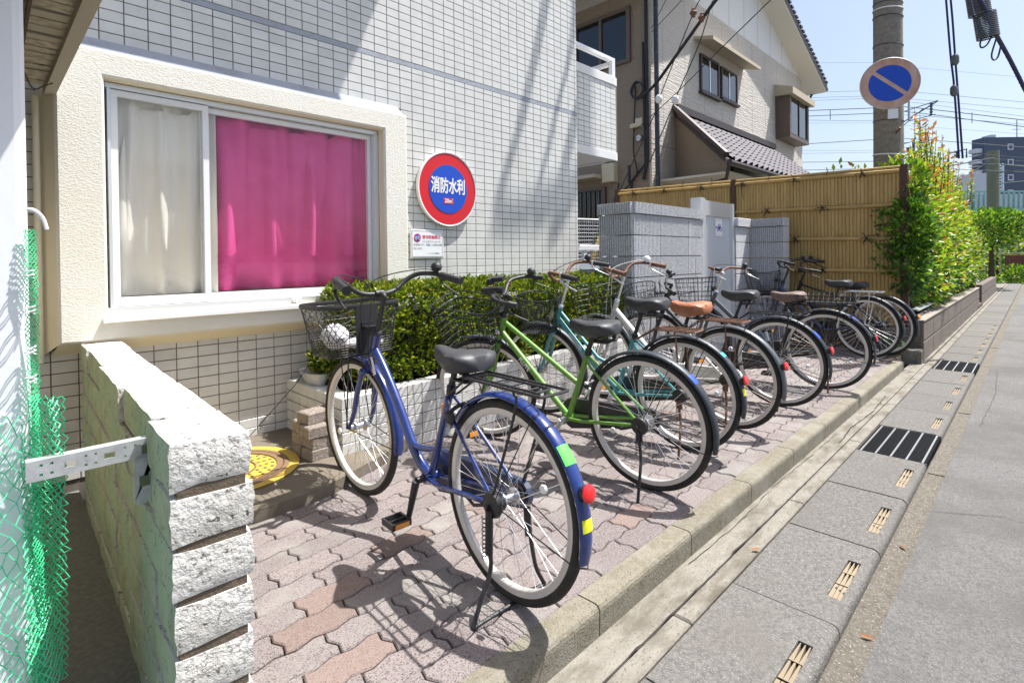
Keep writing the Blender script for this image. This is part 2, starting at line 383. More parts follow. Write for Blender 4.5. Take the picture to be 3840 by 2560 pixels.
# kerb
kb = ob('kerb', MB().box(-2, 6.9, 1.025, 1.10, -.3, -.012).mesh('kerb_bed', 'mortar'), kind='structure')
def kerb_stone(x0, x1):
    m = MB(); pr = [(1.106, -.3), (1.106, 0), (1.034, .001), (1.024, -.003), (1.018, -.012), (1.016, -.024), (1.026, -.3)]
    m.prism(pr[::-1], x0+.003, x1-.003, ax='x'); return m
x = 1.424-.645*4
for i in range(13):
    kerb_stone(x, min(x+.6425, 6.915)).obj('kerb_stone', 'kerb', kb)
    x += .6425
    if x > 6.8: break
# pavers
pv = ob('pavement', MB().box(-.5, 7.6, 1.106, 2.9, -.3, -.012).mesh('pavement_bed', 'sand'), kind='structure')
PL, PWD, AMP = .235, .111, .0075
def paver_poly(first):
    hx, hy, gp = PL/2-.0027, PWD/2-.0027, 0
    e = lambda x: AMP*sin(2*pi*(x+PL/4)/(PL/2)*1.0)
    n = 8; P = []
    for i in range(n+1):
        x = -hx+2*hx*i/n; P.append([x, -hy+(0 if first else e(x))])
    for s_ in (.33, .67): P.append([hx+(.009 if s_ < .5 else -.009), -hy+2*hy*s_])
    for i in range(n, -1, -1):
        x = -hx+2*hx*i/n; P.append([x, hy+e(x)])
    for s_ in (.67, .33): P.append([-hx+(.009 if s_ < .5 else -.009), -hy+2*hy*s_])
    return P
pcs = {0: [], 1: []}
for r in range(15):
    yc = 1.106+PWD*(r+.5); ph = .97 if r % 2 else .853
    k0 = math.floor((.3-ph)/PL); x = ph+PL*k0
    while x < 7.35:
        c = x+PL/2
        blocked = (c < 1.45 and yc > 2.50) or (c > 1.5 and yc > 2.78 and c < 4.0) or (c < .44)
        if c < 6.82 and not blocked or (6.82 <= c and yc > 1.2):
            red = 1 if random.random() < .045 else 0
            poly = paver_poly(r == 0)
            pcs[red].append(((c, yc, random.uniform(-.0018, .0018)), ('p', r == 0), lambda m, poly=poly: m.prism(poly, -.03, 0, b=.004), (random.gauss(0, .006), random.gauss(0, .004), 0)))
        x += PL
scatter(pcs[1], pv, 'paver', 'far_pavers', 'paver_red', 40)
scatter(pcs[0], pv, 'paver', 'far_pavers', 'paver', 260)
# manhole slab and strip behind it
sl_ = ob('concrete_slab', MB().prism([(.43, 2.415), (1.05, 2.41), (1.22, 2.44), (1.42, 2.52), (1.62, 2.60), (1.9, 2.72), (1.9, 3.46), (.43, 3.46)], -.2, .07, b=.012).mesh('concrete_slab', 'slabcon'), kind='structure')
ob('side_yard', MB().box(-.8, .36, .3, 3.5, -.3, -.004).mesh('side_yard', 'damp'), kind='structure')
# drain: slabs with slots, two gratings
dr = ob('drain', MB().box(-2, 40, .455, .83, -.5, -.33).mesh('drain_bed', 'black'), kind='structure')
MB().box(-2, 40, .445, .468, -.4, -.135).obj('drain_wall', 'roughcon', dr)
def drain_slab(x0, x1, slot=True):
    # slab with a rounded road-side edge and a real opening for the slot
    m = MB(); y0, y1 = .470, .820; h = random.uniform(-.002, .002)-.096; g_ = .004; a, c = x0+g_, x1-g_
    edge = [(y0, h-.05), (y0, h-.022), (y0+.005, h-.010), (y0+.014, h-.003), (y0+.026, h)]
    def strip(xa, xb, ya, yb): m.add([(xa, ya, h), (xb, ya, h), (xb, yb, h), (xa, yb, h)], [(0, 1, 2, 3)])
    sa, sb, s0, s1 = (a+c)/2-.155, (a+c)/2+.155, .505, .548
    if slot:
        strip(a, c, y0+.026, s0); strip(a, sa, s0, s1); strip(sb, c, s0, s1); strip(a, c, s1, y1)
        for q in ([(sa, s0), (sb, s0)], [(sb, s1), (sa, s1)], [(sa, s1), (sa, s0)], [(sb, s0), (sb, s1)]):
            m.add([(q[0][0], q[0][1], h), (q[1][0], q[1][1], h), (q[1][0], q[1][1], h-.05), (q[0][0], q[0][1], h-.05)], [(0, 1, 2, 3)])
    else: strip(a, c, y0+.026, y1)
    vs = [(xx, y, z) for xx in (a, c) for y, z in edge]; n = len(edge)
    m.add(vs, [(i, i+1, n+i+1, n+i) for i in range(n-1)], smooth=True)
    for xx in (a, c): m.add([(xx, y0, h-.05), (xx, y0+.026, h), (xx, y1, h), (xx, y1, h-.05)], [(0, 1, 2, 3)])
    m.add([(a, y1, h), (c, y1, h), (c, y1, h-.05), (a, y1, h-.05)], [(0, 1, 2, 3)])
    s_ = m.obj('drain_slab', 'slab', dr)
    if slot:   # beige slot plate: tapering teeth over dark holes
        q = MB()
        for col in range(3):
            yc = s0+.0075+col*.0142
            for (xa, xb, wa, wb) in ((sa, sa+.105, .0066, .0058), (sa+.118, sa+.205, .0068, .0030), (sa+.214, sb-.001, .0068, .0012)):
                q.add([(xa, yc-wa, h-.007), (xb, yc-wb, h-.004), (xb, yc+wb, h-.004), (xa, yc+wa, h-.007), (xa, yc-wa, h-.03), (xb, yc-wb, h-.03), (xb, yc+wb, h-.03), (xa, yc+wa, h-.03)],
                      [(0, 1, 2, 3), (0, 4, 5, 1), (3, 2, 6, 7), (1, 5, 6, 2)])
            q.box(sa+.055+.009*col, sa+.068+.009*col, yc-.0066, yc-.001, h-.0065, h-.0045, mi=1)
        q.box(sa, sa+.012, s0, s1, h-.02, h-.006)
        q.obj('slot_plate', ['slot', 'black'], s_)
grates = [(3.905, 4.565), (7.18, 7.84)]
x = 1.362-.63*3
while x < 20:
    x1 = x+.63
    if abs(x1-3.88) < .1: x1 = 3.9
    if abs(x1-7.18) < .2: x1 = 7.175
    drain_slab(x, x1, slot=x < 12)
    x = x1
    for a, c in grates:
        if abs(x-a) < .02: x = c+.004
while x < 34: drain_slab(x, x+.6, False); x += .6
for gi, (a, c) in enumerate(grates):
    gr = thing('drain_grate', ['dark steel drain grating beside the kerb, the one nearer the viewer', 'dark steel drain grating near the hedge wall, the farther one'][gi], 'drain grate', (a, .47, -.1), group='steel gratings over the roadside drain')
    w, d = c-a, .35; nb = 27
    bar = MB().box(0, .0045, 0, d, -.032, 0).mesh('bar', 'iron'); rod = MB().box(0, w, -.0045, .0045, -.006, .003).mesh('cross_rod', 'steel')
    for i in range(nb): ob('bar', bar, gr, loc=(.004+(w-.012)*i/(nb-1), 0, 0))
    for i in range(5): ob('cross_rod', rod, gr, loc=(0, .02+(d-.04)*i/4, 0))
    f = MB(); f.box(-.001, .003, -.001, d+.001, -.034, -.001); f.box(w-.003, w+.001, -.001, d+.001, -.034, -.001); f.obj('frame', 'steel', gr)

# ================= APARTMENT BUILDING =================
FY = 3.43; TW, TH = .1068, .0598; TX = 2.398; TZ = 1.191
ap = thing('apartment_building', 'white tiled apartment building with a projecting cream framed corner window', 'building', (2.3, FY, 0))
def P(parent_off): pass
ap.location = (0, 0, 0)
wl = MB(); wl.box(-1.2, 4.462, FY+.006, 9, -.2, 7.5)
wl.box(4.3, 5.54, 3.64, 3.80, 2.315, 3.28)
wl.obj('wall', 'grout', ap)
BX0, BX1, BZ0, BZ1, BY = .282, 2.262, .745, 2.192, 3.30
def skip(x, z): return (BX0 < x < BX1 and .70 < z < 2.26) or z < .07
xs = span(-.1, 4.466, TW, TX); zl = span(.04, 2.607, TH, TZ); zu = span(2.645, 4.3, TH, 2.645)
tl = tiles_grid(xs, zl, '-y', FY+.006, skip) + tiles_grid(xs, zu, '-y', FY+.006, skip)
lowt = [t for t in tl if t[0][2] < .70 and t[0][0] < 1.45]; tl = [t for t in tl if not (t[0][2] < .70 and t[0][0] < 1.45)]
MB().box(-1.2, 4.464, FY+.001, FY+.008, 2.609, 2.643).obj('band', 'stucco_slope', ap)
scatter(lowt, ap, 'tile', 'wall_tiles', 'tile', 90)
scatter(tl, ap, 'tile', 'wall_tiles', 'tile', 210)
# balcony block past the corner
bt = tiles_grid(span(4.3, 5.50, TW, 5.50), span(2.40, 3.20, TH, 2.43), '-y', 3.64)
bb = MB()
for c, k, mk, rz in bt: bb.M = Matrix.Translation(c); mk(bb)
bb.M = None; bal = bb.obj('balcony_tiles', 'tile', ap, kind='stuff')
b = MB(); 
for z0, z1 in ((2.30, 2.395), (3.20, 3.30)):
    pr = [(4.3, 3.80), (4.3, 3.622), (5.47, 3.622), (5.52, 3.632), (5.555, 3.665), (5.565, 3.71), (5.565, 3.80)]; b.prism(pr, z0, z1, b=.006)
b.box(5.49, 5.552, 3.67, 6.5, 2.3, 3.25); b.box(4.47, 5.5, 3.8, 6.5, 2.315, 2.34)
b.obj('balcony', 'stucco_smooth' if False else 'gable', ap)
b = MB(); b.box(4.3, 5.50, 3.64, 3.70, 3.49, 3.53); b.box(5.44, 5.50, 3.64, 3.69, 3.30, 3.49); b.box(5.44, 5.50, 3.70, 4.3, 3.45, 3.49); b.obj('balcony_rail', 'alu_white', ap)
# unseen balcony added above the frame so its edge shades the wall's upper left
MB().box(-3, 3.13, FY-.86, FY-.001, 5.4, 6.6).obj('unseen_balcony', 'tile', ap)
# ---- projecting window surround ----
RX0, RX1, RZ0, RZ1 = .475, 2.068, .866, 2.060
def ring(m, o, i, y0, y1):
    V = lambda q, y: [(q[0], y, q[2]), (q[1], y, q[2]), (q[1], y, q[3]), (q[0], y, q[3])]
    n = len(m.v); m.add(V(o, y0)+V(i, y1), [(k, (k+1) % 4, 4+(k+1) % 4, 4+k) for k in range(4)])
O = (BX0, BX1, BZ0, BZ1); I = (RX0, RX1, RZ0, RZ1)
m = MB(); r_ = .012
ring(m, (O[0]+r_, O[1]-r_, O[2]+r_, O[3]-r_), (I[0]-r_, I[1]+r_, I[2]-r_, I[3]+r_), BY, BY)
ring(m, O, (O[0]+r_, O[1]-r_, O[2]+r_, O[3]-r_), BY+r_, BY)
ring(m, (I[0]-r_, I[1]+r_, I[2]-r_, I[3]+r_), I, BY, BY+r_)
sf = m.obj('window_surround', 'stucco', ap)
m = MB(); ring(m, I, I, BY+r_, FY+.05); m.obj('reveal', 'stucco_smooth', sf)
m = MB(); m.add([(BX0, BY+r_, BZ0), (BX1, BY+r_, BZ0), (BX1, FY+.004, .682), (BX0-.02, FY+.004, .682)], [(0, 1, 2, 3)])
m.add([(BX0, BY+r_, BZ0), (BX0-.055, FY+.004, .682), (BX0-.055, FY+.004, 2.25), (BX0, BY+r_, BZ1)], [(0, 1, 2, 3)])
m.add([(BX1, BY+r_, BZ0), (BX1, FY+.004, .682), (BX1, FY+.004, 2.2), (BX1, BY+r_, BZ1)], [(0, 1, 2, 3)]); m.obj('side_splay', 'stucco_smooth', sf)
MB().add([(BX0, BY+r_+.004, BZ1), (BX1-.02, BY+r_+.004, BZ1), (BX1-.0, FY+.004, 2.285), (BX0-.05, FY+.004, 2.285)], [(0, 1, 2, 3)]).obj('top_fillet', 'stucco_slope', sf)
# ---- aluminium sliding window ----
wf = MB(); y = 3.375
wf.box(RX0+.002, RX1-.002, y-.02, FY+.04, RZ0+.002, .905); wf.box(RX0+.012, RX1-.012, y, FY+.04, 2.030, 2.055)
wf.box(RX0+.02, .508, y, FY+.04, .906, 2.029); wf.box(2.030, RX1-.004, y+.004, FY+.04, .906, 2.029)
wf.obj('window_frame', 'aluminium', sf)
MB().bbox(RX0-.025, RX1+.03, BY-.028, BY+.08, .838, .862, b=.004).obj('sill', 'alu_white', sf)
def sash(x0, x1, y, st, gl, nm):
    m = MB(); m.box(x0, x0+st, y, y+.03, .908, 2.026); m.box(x1-st, x1, y, y+.03, .908, 2.026); m.box(x0+st, x1-st, y+.002, y+.03, .908, .955); m.box(x0+st, x1-st, y+.002, y+.03, 1.995, 2.026)
    s_ = m.obj(nm, 'alu_white', sf)
    q = MB(); q.add([(x0+st, y+.010, .956), (x1-st, y+.010, .956), (x1-st, y+.010, 1.994), (x0+st, y+.010, 1.994)], [(0, 1, 2, 3)]); return s_, q.obj('pane', gl, sf)
sash(.510, .965, 3.385, .030, 'glass', 'sash'); sash(.930, 2.028, 3.42, .026, 'glass', 'sash')
q = MB(); q.box(1.42, 1.47, 3.335, 3.36, .872, .896); q.box(1.432, 1.442, 3.325, 3.335, .868, .902); q.box(1.455, 1.463, 3.325, 3.335, .868, .902); q.obj('sash_catch', 'alu_white', sf)
# room behind the window
q = MB(); q.box(.45, 2.1, 4.25, 4.3, .8, 2.2); q.box(.45, 2.1, 3.5, 4.3, .80, .85); q.box(.45, 2.1, 3.5, 4.3, 2.15, 2.2); q.box(.40, .45, 3.5, 4.3, .8, 2.2); q.box(2.1, 2.15, 3.5, 4.3, .8, 2.2)
# cut the opening: the wall mass starts behind the room
for o in [o for o in ap.children if o.name == 'wall']: bpy.data.objects.remove(o)
w = MB()
for a in ((-1.2, RX0, FY+.006, 5, -.2, 7.5), (RX1, 4.462, FY+.006, 5, -.2, 7.5), (RX0, RX1, FY+.006, 5, -.2, RZ0), (RX0, RX1, FY+.006, 5, RZ1, 7.5)): w.box(*a)
w.box(RX0-.1, RX1+.1, 4.6, 5, .5, 2.4); w.box(4.3, 5.54, 3.645, 3.80, 2.315, 3.28)
w.obj('wall', 'grout', ap)
def curtain(name, x0, x1, z0, z1, yb, m, folds, label, flare, ampl=.034):
    nx, nz = 150, 46; V = []
    for j in range(nz+1):
        t = j/nz; z = z1+(z0-z1)*t
        for i in range(nx+1):
            s_ = i/nx; x = x0+(x1-x0)*s_+.012*t*sin(13*s_+3*t)
            ph = sum(a*sin(2*pi*f*s_+p+t*dr) for a, f, p, dr in folds)
            amp = ampl*(.75+.45*sin(pi*min(1, t*1.1)))
            y = yb+ph*amp
            if t > .80:  # cloth heaped on the sill
                u = (t-.80)/.20; y += -flare*u*(.6+.4*sin(9*s_+2)) + .008*sin(22*s_+8*u)*u; z += .055*u*max(0, sin(7*s_+1.2))*sin(pi*u)
            V.append((x, y, z))
    F = [(j*(nx+1)+i, j*(nx+1)+i+1, (j+1)*(nx+1)+i+1, (j+1)*(nx+1)+i) for j in range(nz) for i in range(nx)]
    b = MB(); b.add(V, F, smooth=True); o = b.obj(name, m); mod = o.modifiers.new('thick', 'SOLIDIFY'); mod.thickness = .002
    return tag(o, label, 'curtain')
curtain('curtain', .50, 1.02, .958, 2.02, 3.468, 'cream_cloth', [(.7, 3.2, .4, 2.4), (.3, 7, 1, 3), (.25, 2, 2, -3)], 'cream curtain behind the narrow left window pane', .022, .022)
curtain('curtain', .965, 2.035, .962, 2.01, 3.498, 'pink_cloth', [(.8, 4.3, 0, 1.9), (.4, 8, 1, -2.3), (.45, 2.2, 2, 2.8)], 'bright pink curtain behind the wide wire glass pane', .010)
q = MB(); q.add([(.48, 3.60, .9), (.48, 3.60, 2.05), (2.07, 3.60, 2.05), (2.07, 3.60, .9)], [(0, 1, 2, 3)]); q.obj('room_back', 'cream_cloth', sf)
# ---- fire water sign ----
sg = thing('fire_water_sign', 'round red and blue sign lettered 消防水利 on the white tiled wall', 'sign', (2.715, 3.395, 1.697))
def disc(r, y0, y1, m, nm, par, n=72):
    b = MB(); b.lathe([(.0005, y0), (r, y0), (r, y1), (.0005, y1)], n, ax='y', smooth=False); return b.obj(nm, m, par)
b = MB(); b.lathe([(.296, .03), (.300, .022), (.300, .002), (.296, -.006), (.288, -.004), (.288, .004)], 72, ax='y'); b.obj('rim', 'alu_white', sg)
disc(.289, .0, .006, 'sign_red', 'red_face', sg); disc(.197, -.0015, .0005, 'ink', 'outline', sg); disc(.194, -.003, .0005, 'sign_blue', 'blue_disc', sg)
RXF = Matrix.Rotation(pi/2, 4, 'X')
text_mesh('消防水利', .098, .0006, 'white', bold=.0026, sx=.90, parent=sg, mw=Matrix.Translation((0, -.0045, .018)) @ Matrix.Diagonal((1, 1, 1.35, 1)) @ RXF, space=.98)
MB().box(-.050, .046, -.0042, -.0032, -.118, -.072).obj('volume_plate', 'sign_red', sg)
text_mesh('20m', .046, .0004, 'white', bold=.001, sx=.95, parent=sg, mw=Matrix.Translation((-.004, -.0055, -.096)) @ RXF, name='volume_lettering')
text_mesh('3', .016, .0004, 'white', bold=.0005, parent=sg, mw=Matrix.Translation((.038, -.0055, -.080)) @ RXF, name='volume_lettering')
# ---- parking notice ----
pn = thing('parking_notice', 'small white laminated notice on bicycle parking under the round sign', 'notice', (2.515, 3.424, 1.255))
MB().bbox(-.158, .158, -.012, -.002, -.112, .112, b=.003, axis='-y').obj('board', 'white', pn)
MB().box(-.150, .150, -.0135, -.0125, -.104, .104).obj('paper', 'paper', pn)
b = MB()
for a in ((-.147, .147, .098, .0995), (-.147, .147, -.0995, -.098), (-.147, -.1455, -.098, .098), (.1455, .147, -.098, .098)): b.box(a[0], a[1], -.0145, -.0136, a[2], a[3])
b.obj('border_line', 'ink', pn)
def tx(s_, size, x, z, m, bold=0): text_mesh(s_, size, .0003, m, bold, parent=pn, mw=Matrix.Translation((x, -.0142, z)) @ RXF, align='LEFT')
tx('違法駐輪禁止', .030, -.052, .052, 'sign_red_soft', .0005); tx('※ここはマンションの', .0185, -.052, .018, 'ink_soft'); tx('私有地です。放置した場合は撤', .0195, -.134, -.008, 'ink_soft'); tx('去します。', .0195, -.134, -.036, 'ink_soft'); tx('マンション管理組合', .012, .005, -.074, 'ink_soft')
b = MB(); b.lathe([(.0005, -.0152), (.033, -.0152), (.033, -.0136), (.0005, -.0136)], 32, c=(-.098, 0, .046), ax='y', smooth=False); b.obj('emblem_ring', 'sign_red_soft', pn)
b = MB(); b.lathe([(.0005, -.0165), (.026, -.0165), (.026, -.0153), (.0005, -.0153)], 32, c=(-.098, 0, .046), ax='y', smooth=False); b.obj('emblem_disc', 'sign_blue', pn)
b = MB()
for cx in (-.112, -.084): b.tube([(cx+.010*cos(a*pi/8), -.0172, .042+.010*sin(a*pi/8)) for a in range(16)], .0013, 4, closed=True)
b.tube([(-.112, -.0172, .042), (-.104, -.0172, .058), (-.090, -.0172, .056), (-.098, -.0172, .042), (-.104, -.0172, .058)], .0012, 4); b.tube([(-.084, -.0172, .042), (-.092, -.0172, .062)], .0012, 4)
b.obj('bicycle_symbol', 'white', pn)
# wall outlet behind the hedge
MB().bbox(3.05, 3.12, 3.395, 3.43, .90, .985, b=.004, axis='-y').obj('outlet_box', 'galv', ap)

# ================= SPLIT-FACE BLOCK WALL =================
bw = thing('block_wall', 'low wall of rough split concrete blocks, mossy green on its left side', 'wall', (.37, 1.30, 0), (0, 0, radians(-2.2)))
# local y runs along the wall; near end at y=0
def rough_block(w, l, h, seed, bev=.010, jit=.0032, near=False):
    r = random.Random(seed); N = (3, 8, 5); V = {}; m = MB(); idx = {}
    def vert(i, j, k):
        if (i, j, k) in idx: return idx[(i, j, k)]
        x = -w/2+w*i/N[0]; y = l*j/N[1]; z = h*k/N[2]
        e = sum((i in (0, N[0]), j in (0, N[1]), k in (0, N[2])))
        if e >= 2:
            if i == N[0]: x -= bev*.7
            if i == 0: x += bev*.12
            if j in (0, N[1]): y -= bev*.25*(1 if j else -1)
            if k in (0, N[2]): z -= bev*(.7 if i else .15)*(1 if k else -1)
        bulge = sin(pi*k/N[2])*.007
        if i == 0: x -= bulge*r.uniform(0, .55)
        if i == N[0]: x += bulge*r.uniform(.1, .8)
        if near and j == 0: y -= bulge*.45
        x += r.uniform(-jit, jit)*(.7 if i else .55); y += r.uniform(-jit, jit)*.4; z += r.uniform(-jit, jit)*.35
        idx[(i, j, k)] = len(m.v); m.v.append((x, y, z)); return idx[(i, j, k)]
    def quad(a, b, c, d, mi): m.f.append((vert(*a), vert(*b), vert(*c), vert(*d))); m.mi.append(mi); m.sm.append(True)
    for i in range(N[0]):
        for j in range(N[1]):
            quad((i, j, 0), (i, j+1, 0), (i+1, j+1, 0), (i+1, j, 0), 0); quad((i, j, N[2]), (i+1, j, N[2]), (i+1, j+1, N[2]), (i, j+1, N[2]), 0)
    for i in range(N[0]):
        for k in range(N[2]):
            quad((i, 0, k), (i+1, 0, k), (i+1, 0, k+1), (i, 0, k+1), 0); quad((i, N[1], k), (i, N[1], k+1), (i+1, N[1], k+1), (i+1, N[1], k), 0)
    for j in range(N[1]):
        for k in range(N[2]):
            quad((0, j, k), (0, j, k+1), (0, j+1, k+1), (0, j+1, k), 1); quad((N[0], j, k), (N[0], j+1, k), (N[0], j+1, k+1), (N[0], j, k+1), 0)
    return m
BHZ = .1155; nc = 6
MB().box(-.0705, .066, .007, 2.02, -.1, .735).obj('mortar_core', 'mortar', bw)
for c in range(-1, nc):
    z0 = .752-BHZ*(nc-c)+.0
    top = c == nc-1
    cuts = [0, .26, .72, 1.22, 1.72, 2.0] if top else ([0, .38, .86, 1.4, 2.0] if c % 2 else [0, .20, .62, 1.14, 1.66, 2.0])
    for i in range(len(cuts)-1):
        w = .160 if not top else .160
        m = rough_block(w+random.uniform(-.006, .01), cuts[i+1]-cuts[i]-.011, (BHZ-.0105) if not top else .110, c*10+i, bev=.007 if not top else .012, near=i == 0)
        m.obj('block', ['block', 'block_moss'], bw, loc=(random.uniform(-.005, .005), cuts[i]+.004, z0))

# ================= PLANTER AND HEDGE =================
pl = thing('planter', 'long low planter faced with beige tiles in front of the building', 'planter', (0, 0, 0))
m = MB(); m.box(1.406, 4.25, 2.706, 2.80, -.1, .374); m.box(1.406, 1.50, 2.80, 3.43, -.1, .374); m.box(4.16, 4.25, 2.8, 3.43, -.1, .374); m.obj('core', 'grout_dark', pl)
px_ = span(1.40, 4.25, .1065, 1.40); pz = [.0, .064, .127, .190, .253, .316, .380]
pc = tiles_grid(px_, pz, '-y', 2.706) + tiles_grid(span(2.70, 3.425, .1065, 2.70), pz, '-x', 1.406)
pc += tiles_grid(px_, [2.70, 2.803], 'z', .374) + tiles_grid([1.40, 1.50], span(2.803, 3.425, .1065, 2.803), 'z', .374)
scatter(pc, pl, 'tile', 'planter_tiles', 'tile_lower' if False else 'tile', 300)
MB().box(1.50, 4.16, 2.80, 3.43, .2, .33).obj('soil', 'soil', pl)
def leaves(n, gen, size, mats, weights, ratio=.42, name='foliage', parent=None, cup=.25, up=.5):
    P_, N_, Mi = gen(n); n = len(P_)
    D_ = N_ + rng.normal(0, .55, (n, 3)); D_[:, 2] += up; D_ /= np.linalg.norm(D_, axis=1)[:, None]
    A = np.cross(D_, rng.normal(0, 1, (n, 3))); A /= np.linalg.norm(A, axis=1)[:, None]
    Cc = np.cross(A, D_); L_ = size*rng.uniform(.6, 1.25, n)[:, None]
    b = P_; tip = P_+D_*L_; mid = P_+D_*L_*.5; l = mid+A*L_*ratio*.5+Cc*L_*cup*.4; r = mid-A*L_*ratio*.5+Cc*L_*cup*.4
    V = np.stack([b, r, tip, l], 1).reshape(-1, 3); F = np.arange(4*n).reshape(n, 4)
    me = bpy.data.meshes.new(name); me.vertices.add(4*n); me.vertices.foreach_set('co', V.ravel()); me.loops.add(6*n); 
    tri = np.stack([F[:, [0, 1, 2]], F[:, [0, 2, 3]]], 1).reshape(-1, 3)
    me.loops.foreach_set('vertex_index', tri.ravel()); me.polygons.add(2*n); me.polygons.foreach_set('loop_start', np.arange(0, 6*n, 3)); me.polygons.foreach_set('loop_total', np.full(2*n, 3))
    for q in mats: me.materials.append(MATS[q])
    mi = Mi if Mi is not None else rng.choice(len(mats), n, p=weights)
    me.polygons.foreach_set('material_index', np.repeat(mi, 2)); me.update(); me.validate()
    return ob(name, me, parent, kind='stuff')
def bumpy(x, y, s): return (np.sin(x*s+1.3*y*s)+np.sin(2.3*x*s+.7)+np.sin(1.7*y*s+x*s*.6+2))/3
def hedge_gen(x0, x1, y0, y1, z0, z1, rnd_=.06):
    def g(n):
        side = rng.choice(3, n, p=[.50, .42, .08]); u = rng.uniform(x0, x1, n); v = rng.uniform(0, 1, n); P_ = np.zeros((n, 3)); N_ = np.zeros((n, 3)); dep = rng.exponential(.034, n)-.012
        ft = side == 0; tp = side == 1; lf = side == 2
        bmp = bumpy(u, v, 7)*.018
        P_[ft] = np.stack([u[ft], y0+bumpy(u[ft], v[ft]*.5, 9)*.03+dep[ft], z0+(z1-z0)*v[ft]], 1); N_[ft] = (0, -1, .25)
        P_[tp] = np.stack([u[tp], y0+(y1-y0)*v[tp], z1+bumpy(u[tp], v[tp]*.6, 9)*.025-dep[tp]], 1); N_[tp] = (0, -.1, 1)
        P_[lf] = np.stack([x0+dep[lf], y0+(y1-y0)*rng.uniform(0, 1, lf.sum()), z0+(z1-z0)*v[lf]], 1); N_[lf] = (-1, 0, .3)
        # round the shoulder
        sh = ft & (P_[:, 2] > z1-.10); P_[sh, 1] += (P_[sh, 2]-(z1-.10))**2*6
        # rosettes: snap groups of leaves to shared twig tips
        k = n//7; c = rng.integers(0, k, n); jit = rng.normal(0, .008, (n, 3)); P2 = P_[c]+jit; N2 = N_[c]+rng.normal(0, .35, (n, 3))
        hgt = (P2[:, 2]-z0)/(z1-z0); pr = rng.uniform(0, 1, n)
        mi = np.where(pr < .30, 0, np.where(pr < .62, 1, np.where(pr < .80, 2, np.where(pr < .97, 3, 4))))
        return P2, N2, mi
    return g
hd = thing('azalea_hedge', 'clipped azalea hedge of small yellow green leaves in the tiled planter', 'hedge', (2.8, 3.1, .33))
hd.location = (0, 0, 0)
leaves(36000, hedge_gen(1.62, 4.32, 2.80, 3.36, .40, .945), .036, ['az1', 'az2', 'az3', 'az4', 'az5'], None, parent=hd)
b = MB(); b.box(1.72, 4.2, 2.95, 3.34, .36, .80); b.obj('shade_core', 'hedge_core', hd, kind='stuff')  # plain dark box; its colour carries the shade inside the hedge
b = MB()
for i in range(26):
    x = 1.7+i*.1; y = random.uniform(2.85, 3.0); b.tube([(x, y+.1, .3), (x+random.uniform(-.04, .04), y, .55), (x+random.uniform(-.08, .08), y-.02, .8)], [.006, .004, .002], 5)
b.obj('stem', 'stem', hd)
# small bush with pot at the planter's left end
sb = thing('small_shrub', 'small azalea shrub behind a grey bowl pot at the planter corner', 'shrub', (0, 0, 0))
def blob(c, r):
    def g(n):
        d = rng.normal(0, 1, (n, 3)); d /= np.linalg.norm(d, axis=1)[:, None]; P_ = np.array(c)+d*np.array(r)*rng.uniform(.55, 1, n)[:, None]; return P_, d, rng.choice(5, n, p=[.35, .3, .15, .17, .03])
    return g
leaves(2600, blob((1.56, 3.12, .52), (.13, .16, .12)), .034, ['az1', 'az2', 'az3', 'az4', 'az5'], None, parent=sb)
b = MB(); b.tube([(1.56, 3.12, .38), (1.55, 3.11, .55)], [.008, .003], 6); b.obj('stem', 'stem', sb)
b = MB(); b.loft([[(1.455+1.0*(.075+k*.055)*cos(a*pi/8)*.6+.02, 3.17+(.10+k*.05)*sin(a*pi/8), .381+k*.075) for a in range(16)] for k in (0, .5, 1)]); tag(b.obj('bowl_pot', 'galv'), 'pale grey bowl shaped pot on the planter corner', 'pot')
# stacked pavers beside the planter
for i, (z, dx, dy, a) in enumerate([(.07, 0, 0, .1), (.07, .0, .115, -.06), (.13, .01, .005, .05), (.19, -.01, 0, .0), (.13, .0, .12, .1), (.19, .0, .118, -.1), (.25, .005, .06, .12)]):
    m = MB(); m.bbox(-.085, .085, -.055, .055, 0, .058, b=.006)
    o = m.obj('loose_paver', 'loose_block', loc=(1.325+dx, 2.79+dy, z+.0005*i), rot=(0, 0, a))
    tag(o, ['loose concrete paver at the bottom front of the little stack', 'loose concrete paver at the bottom back of the little stack', 'loose concrete paver in the middle front of the little stack', 'loose concrete paver third up in the front of the stack', 'loose concrete paver in the middle back of the little stack', 'loose concrete paver third up at the back of the stack', 'loose concrete paver topmost on the little stack'][i], 'paver', 'loose pavers stacked beside the planter')
# manhole cover
mh = thing('manhole_cover', 'round yellow manhole cover set in the concrete slab', 'manhole cover', (.90, 2.93, .0705))
b = MB(); b.lathe([(.31, -.02), (.33, 0), (.335, .008), (.30, .012), (.285, .006)], 64); b.obj('ring', 'yellow', mh)
b = MB(); b.lathe([(.288, .0), (.284, .009), (.262, .010), (.258, .004)], 64); b.lathe([(.256, .003), (.0005, .003)], 64, smooth=False, mi=1); b.lathe([(.12, .004), (.12, .0085), (.128, .0085), (.128, .004)], 48); b.obj('lid', ['iron_brown', 'yellow'], mh)
b = MB(); b.lathe([(.225, .0031), (.225, .009), (.256, .009), (.256, .0031)], 64); b.obj('brown_band', 'iron_brown', mh)
stud = MB().bbox(-.008, .008, -.005, .005, 0, .005, b=.002).mesh('stud', 'iron_brown')
for rr, nn in ((.145, 16), (.175, 20), (.205, 24)):
    for i in range(nn): ob('stud', stud, mh, loc=(rr*cos(2*pi*i/nn), rr*sin(2*pi*i/nn), .0032), rot=(0, 0, 2*pi*i/nn))
text_mesh('汚水', .075, .002, 'iron_brown', .001, parent=mh, mw=Matrix.Translation((0, 0, .006)) @ Matrix.Rotation(radians(-20), 4, 'Z'), name='lettering')
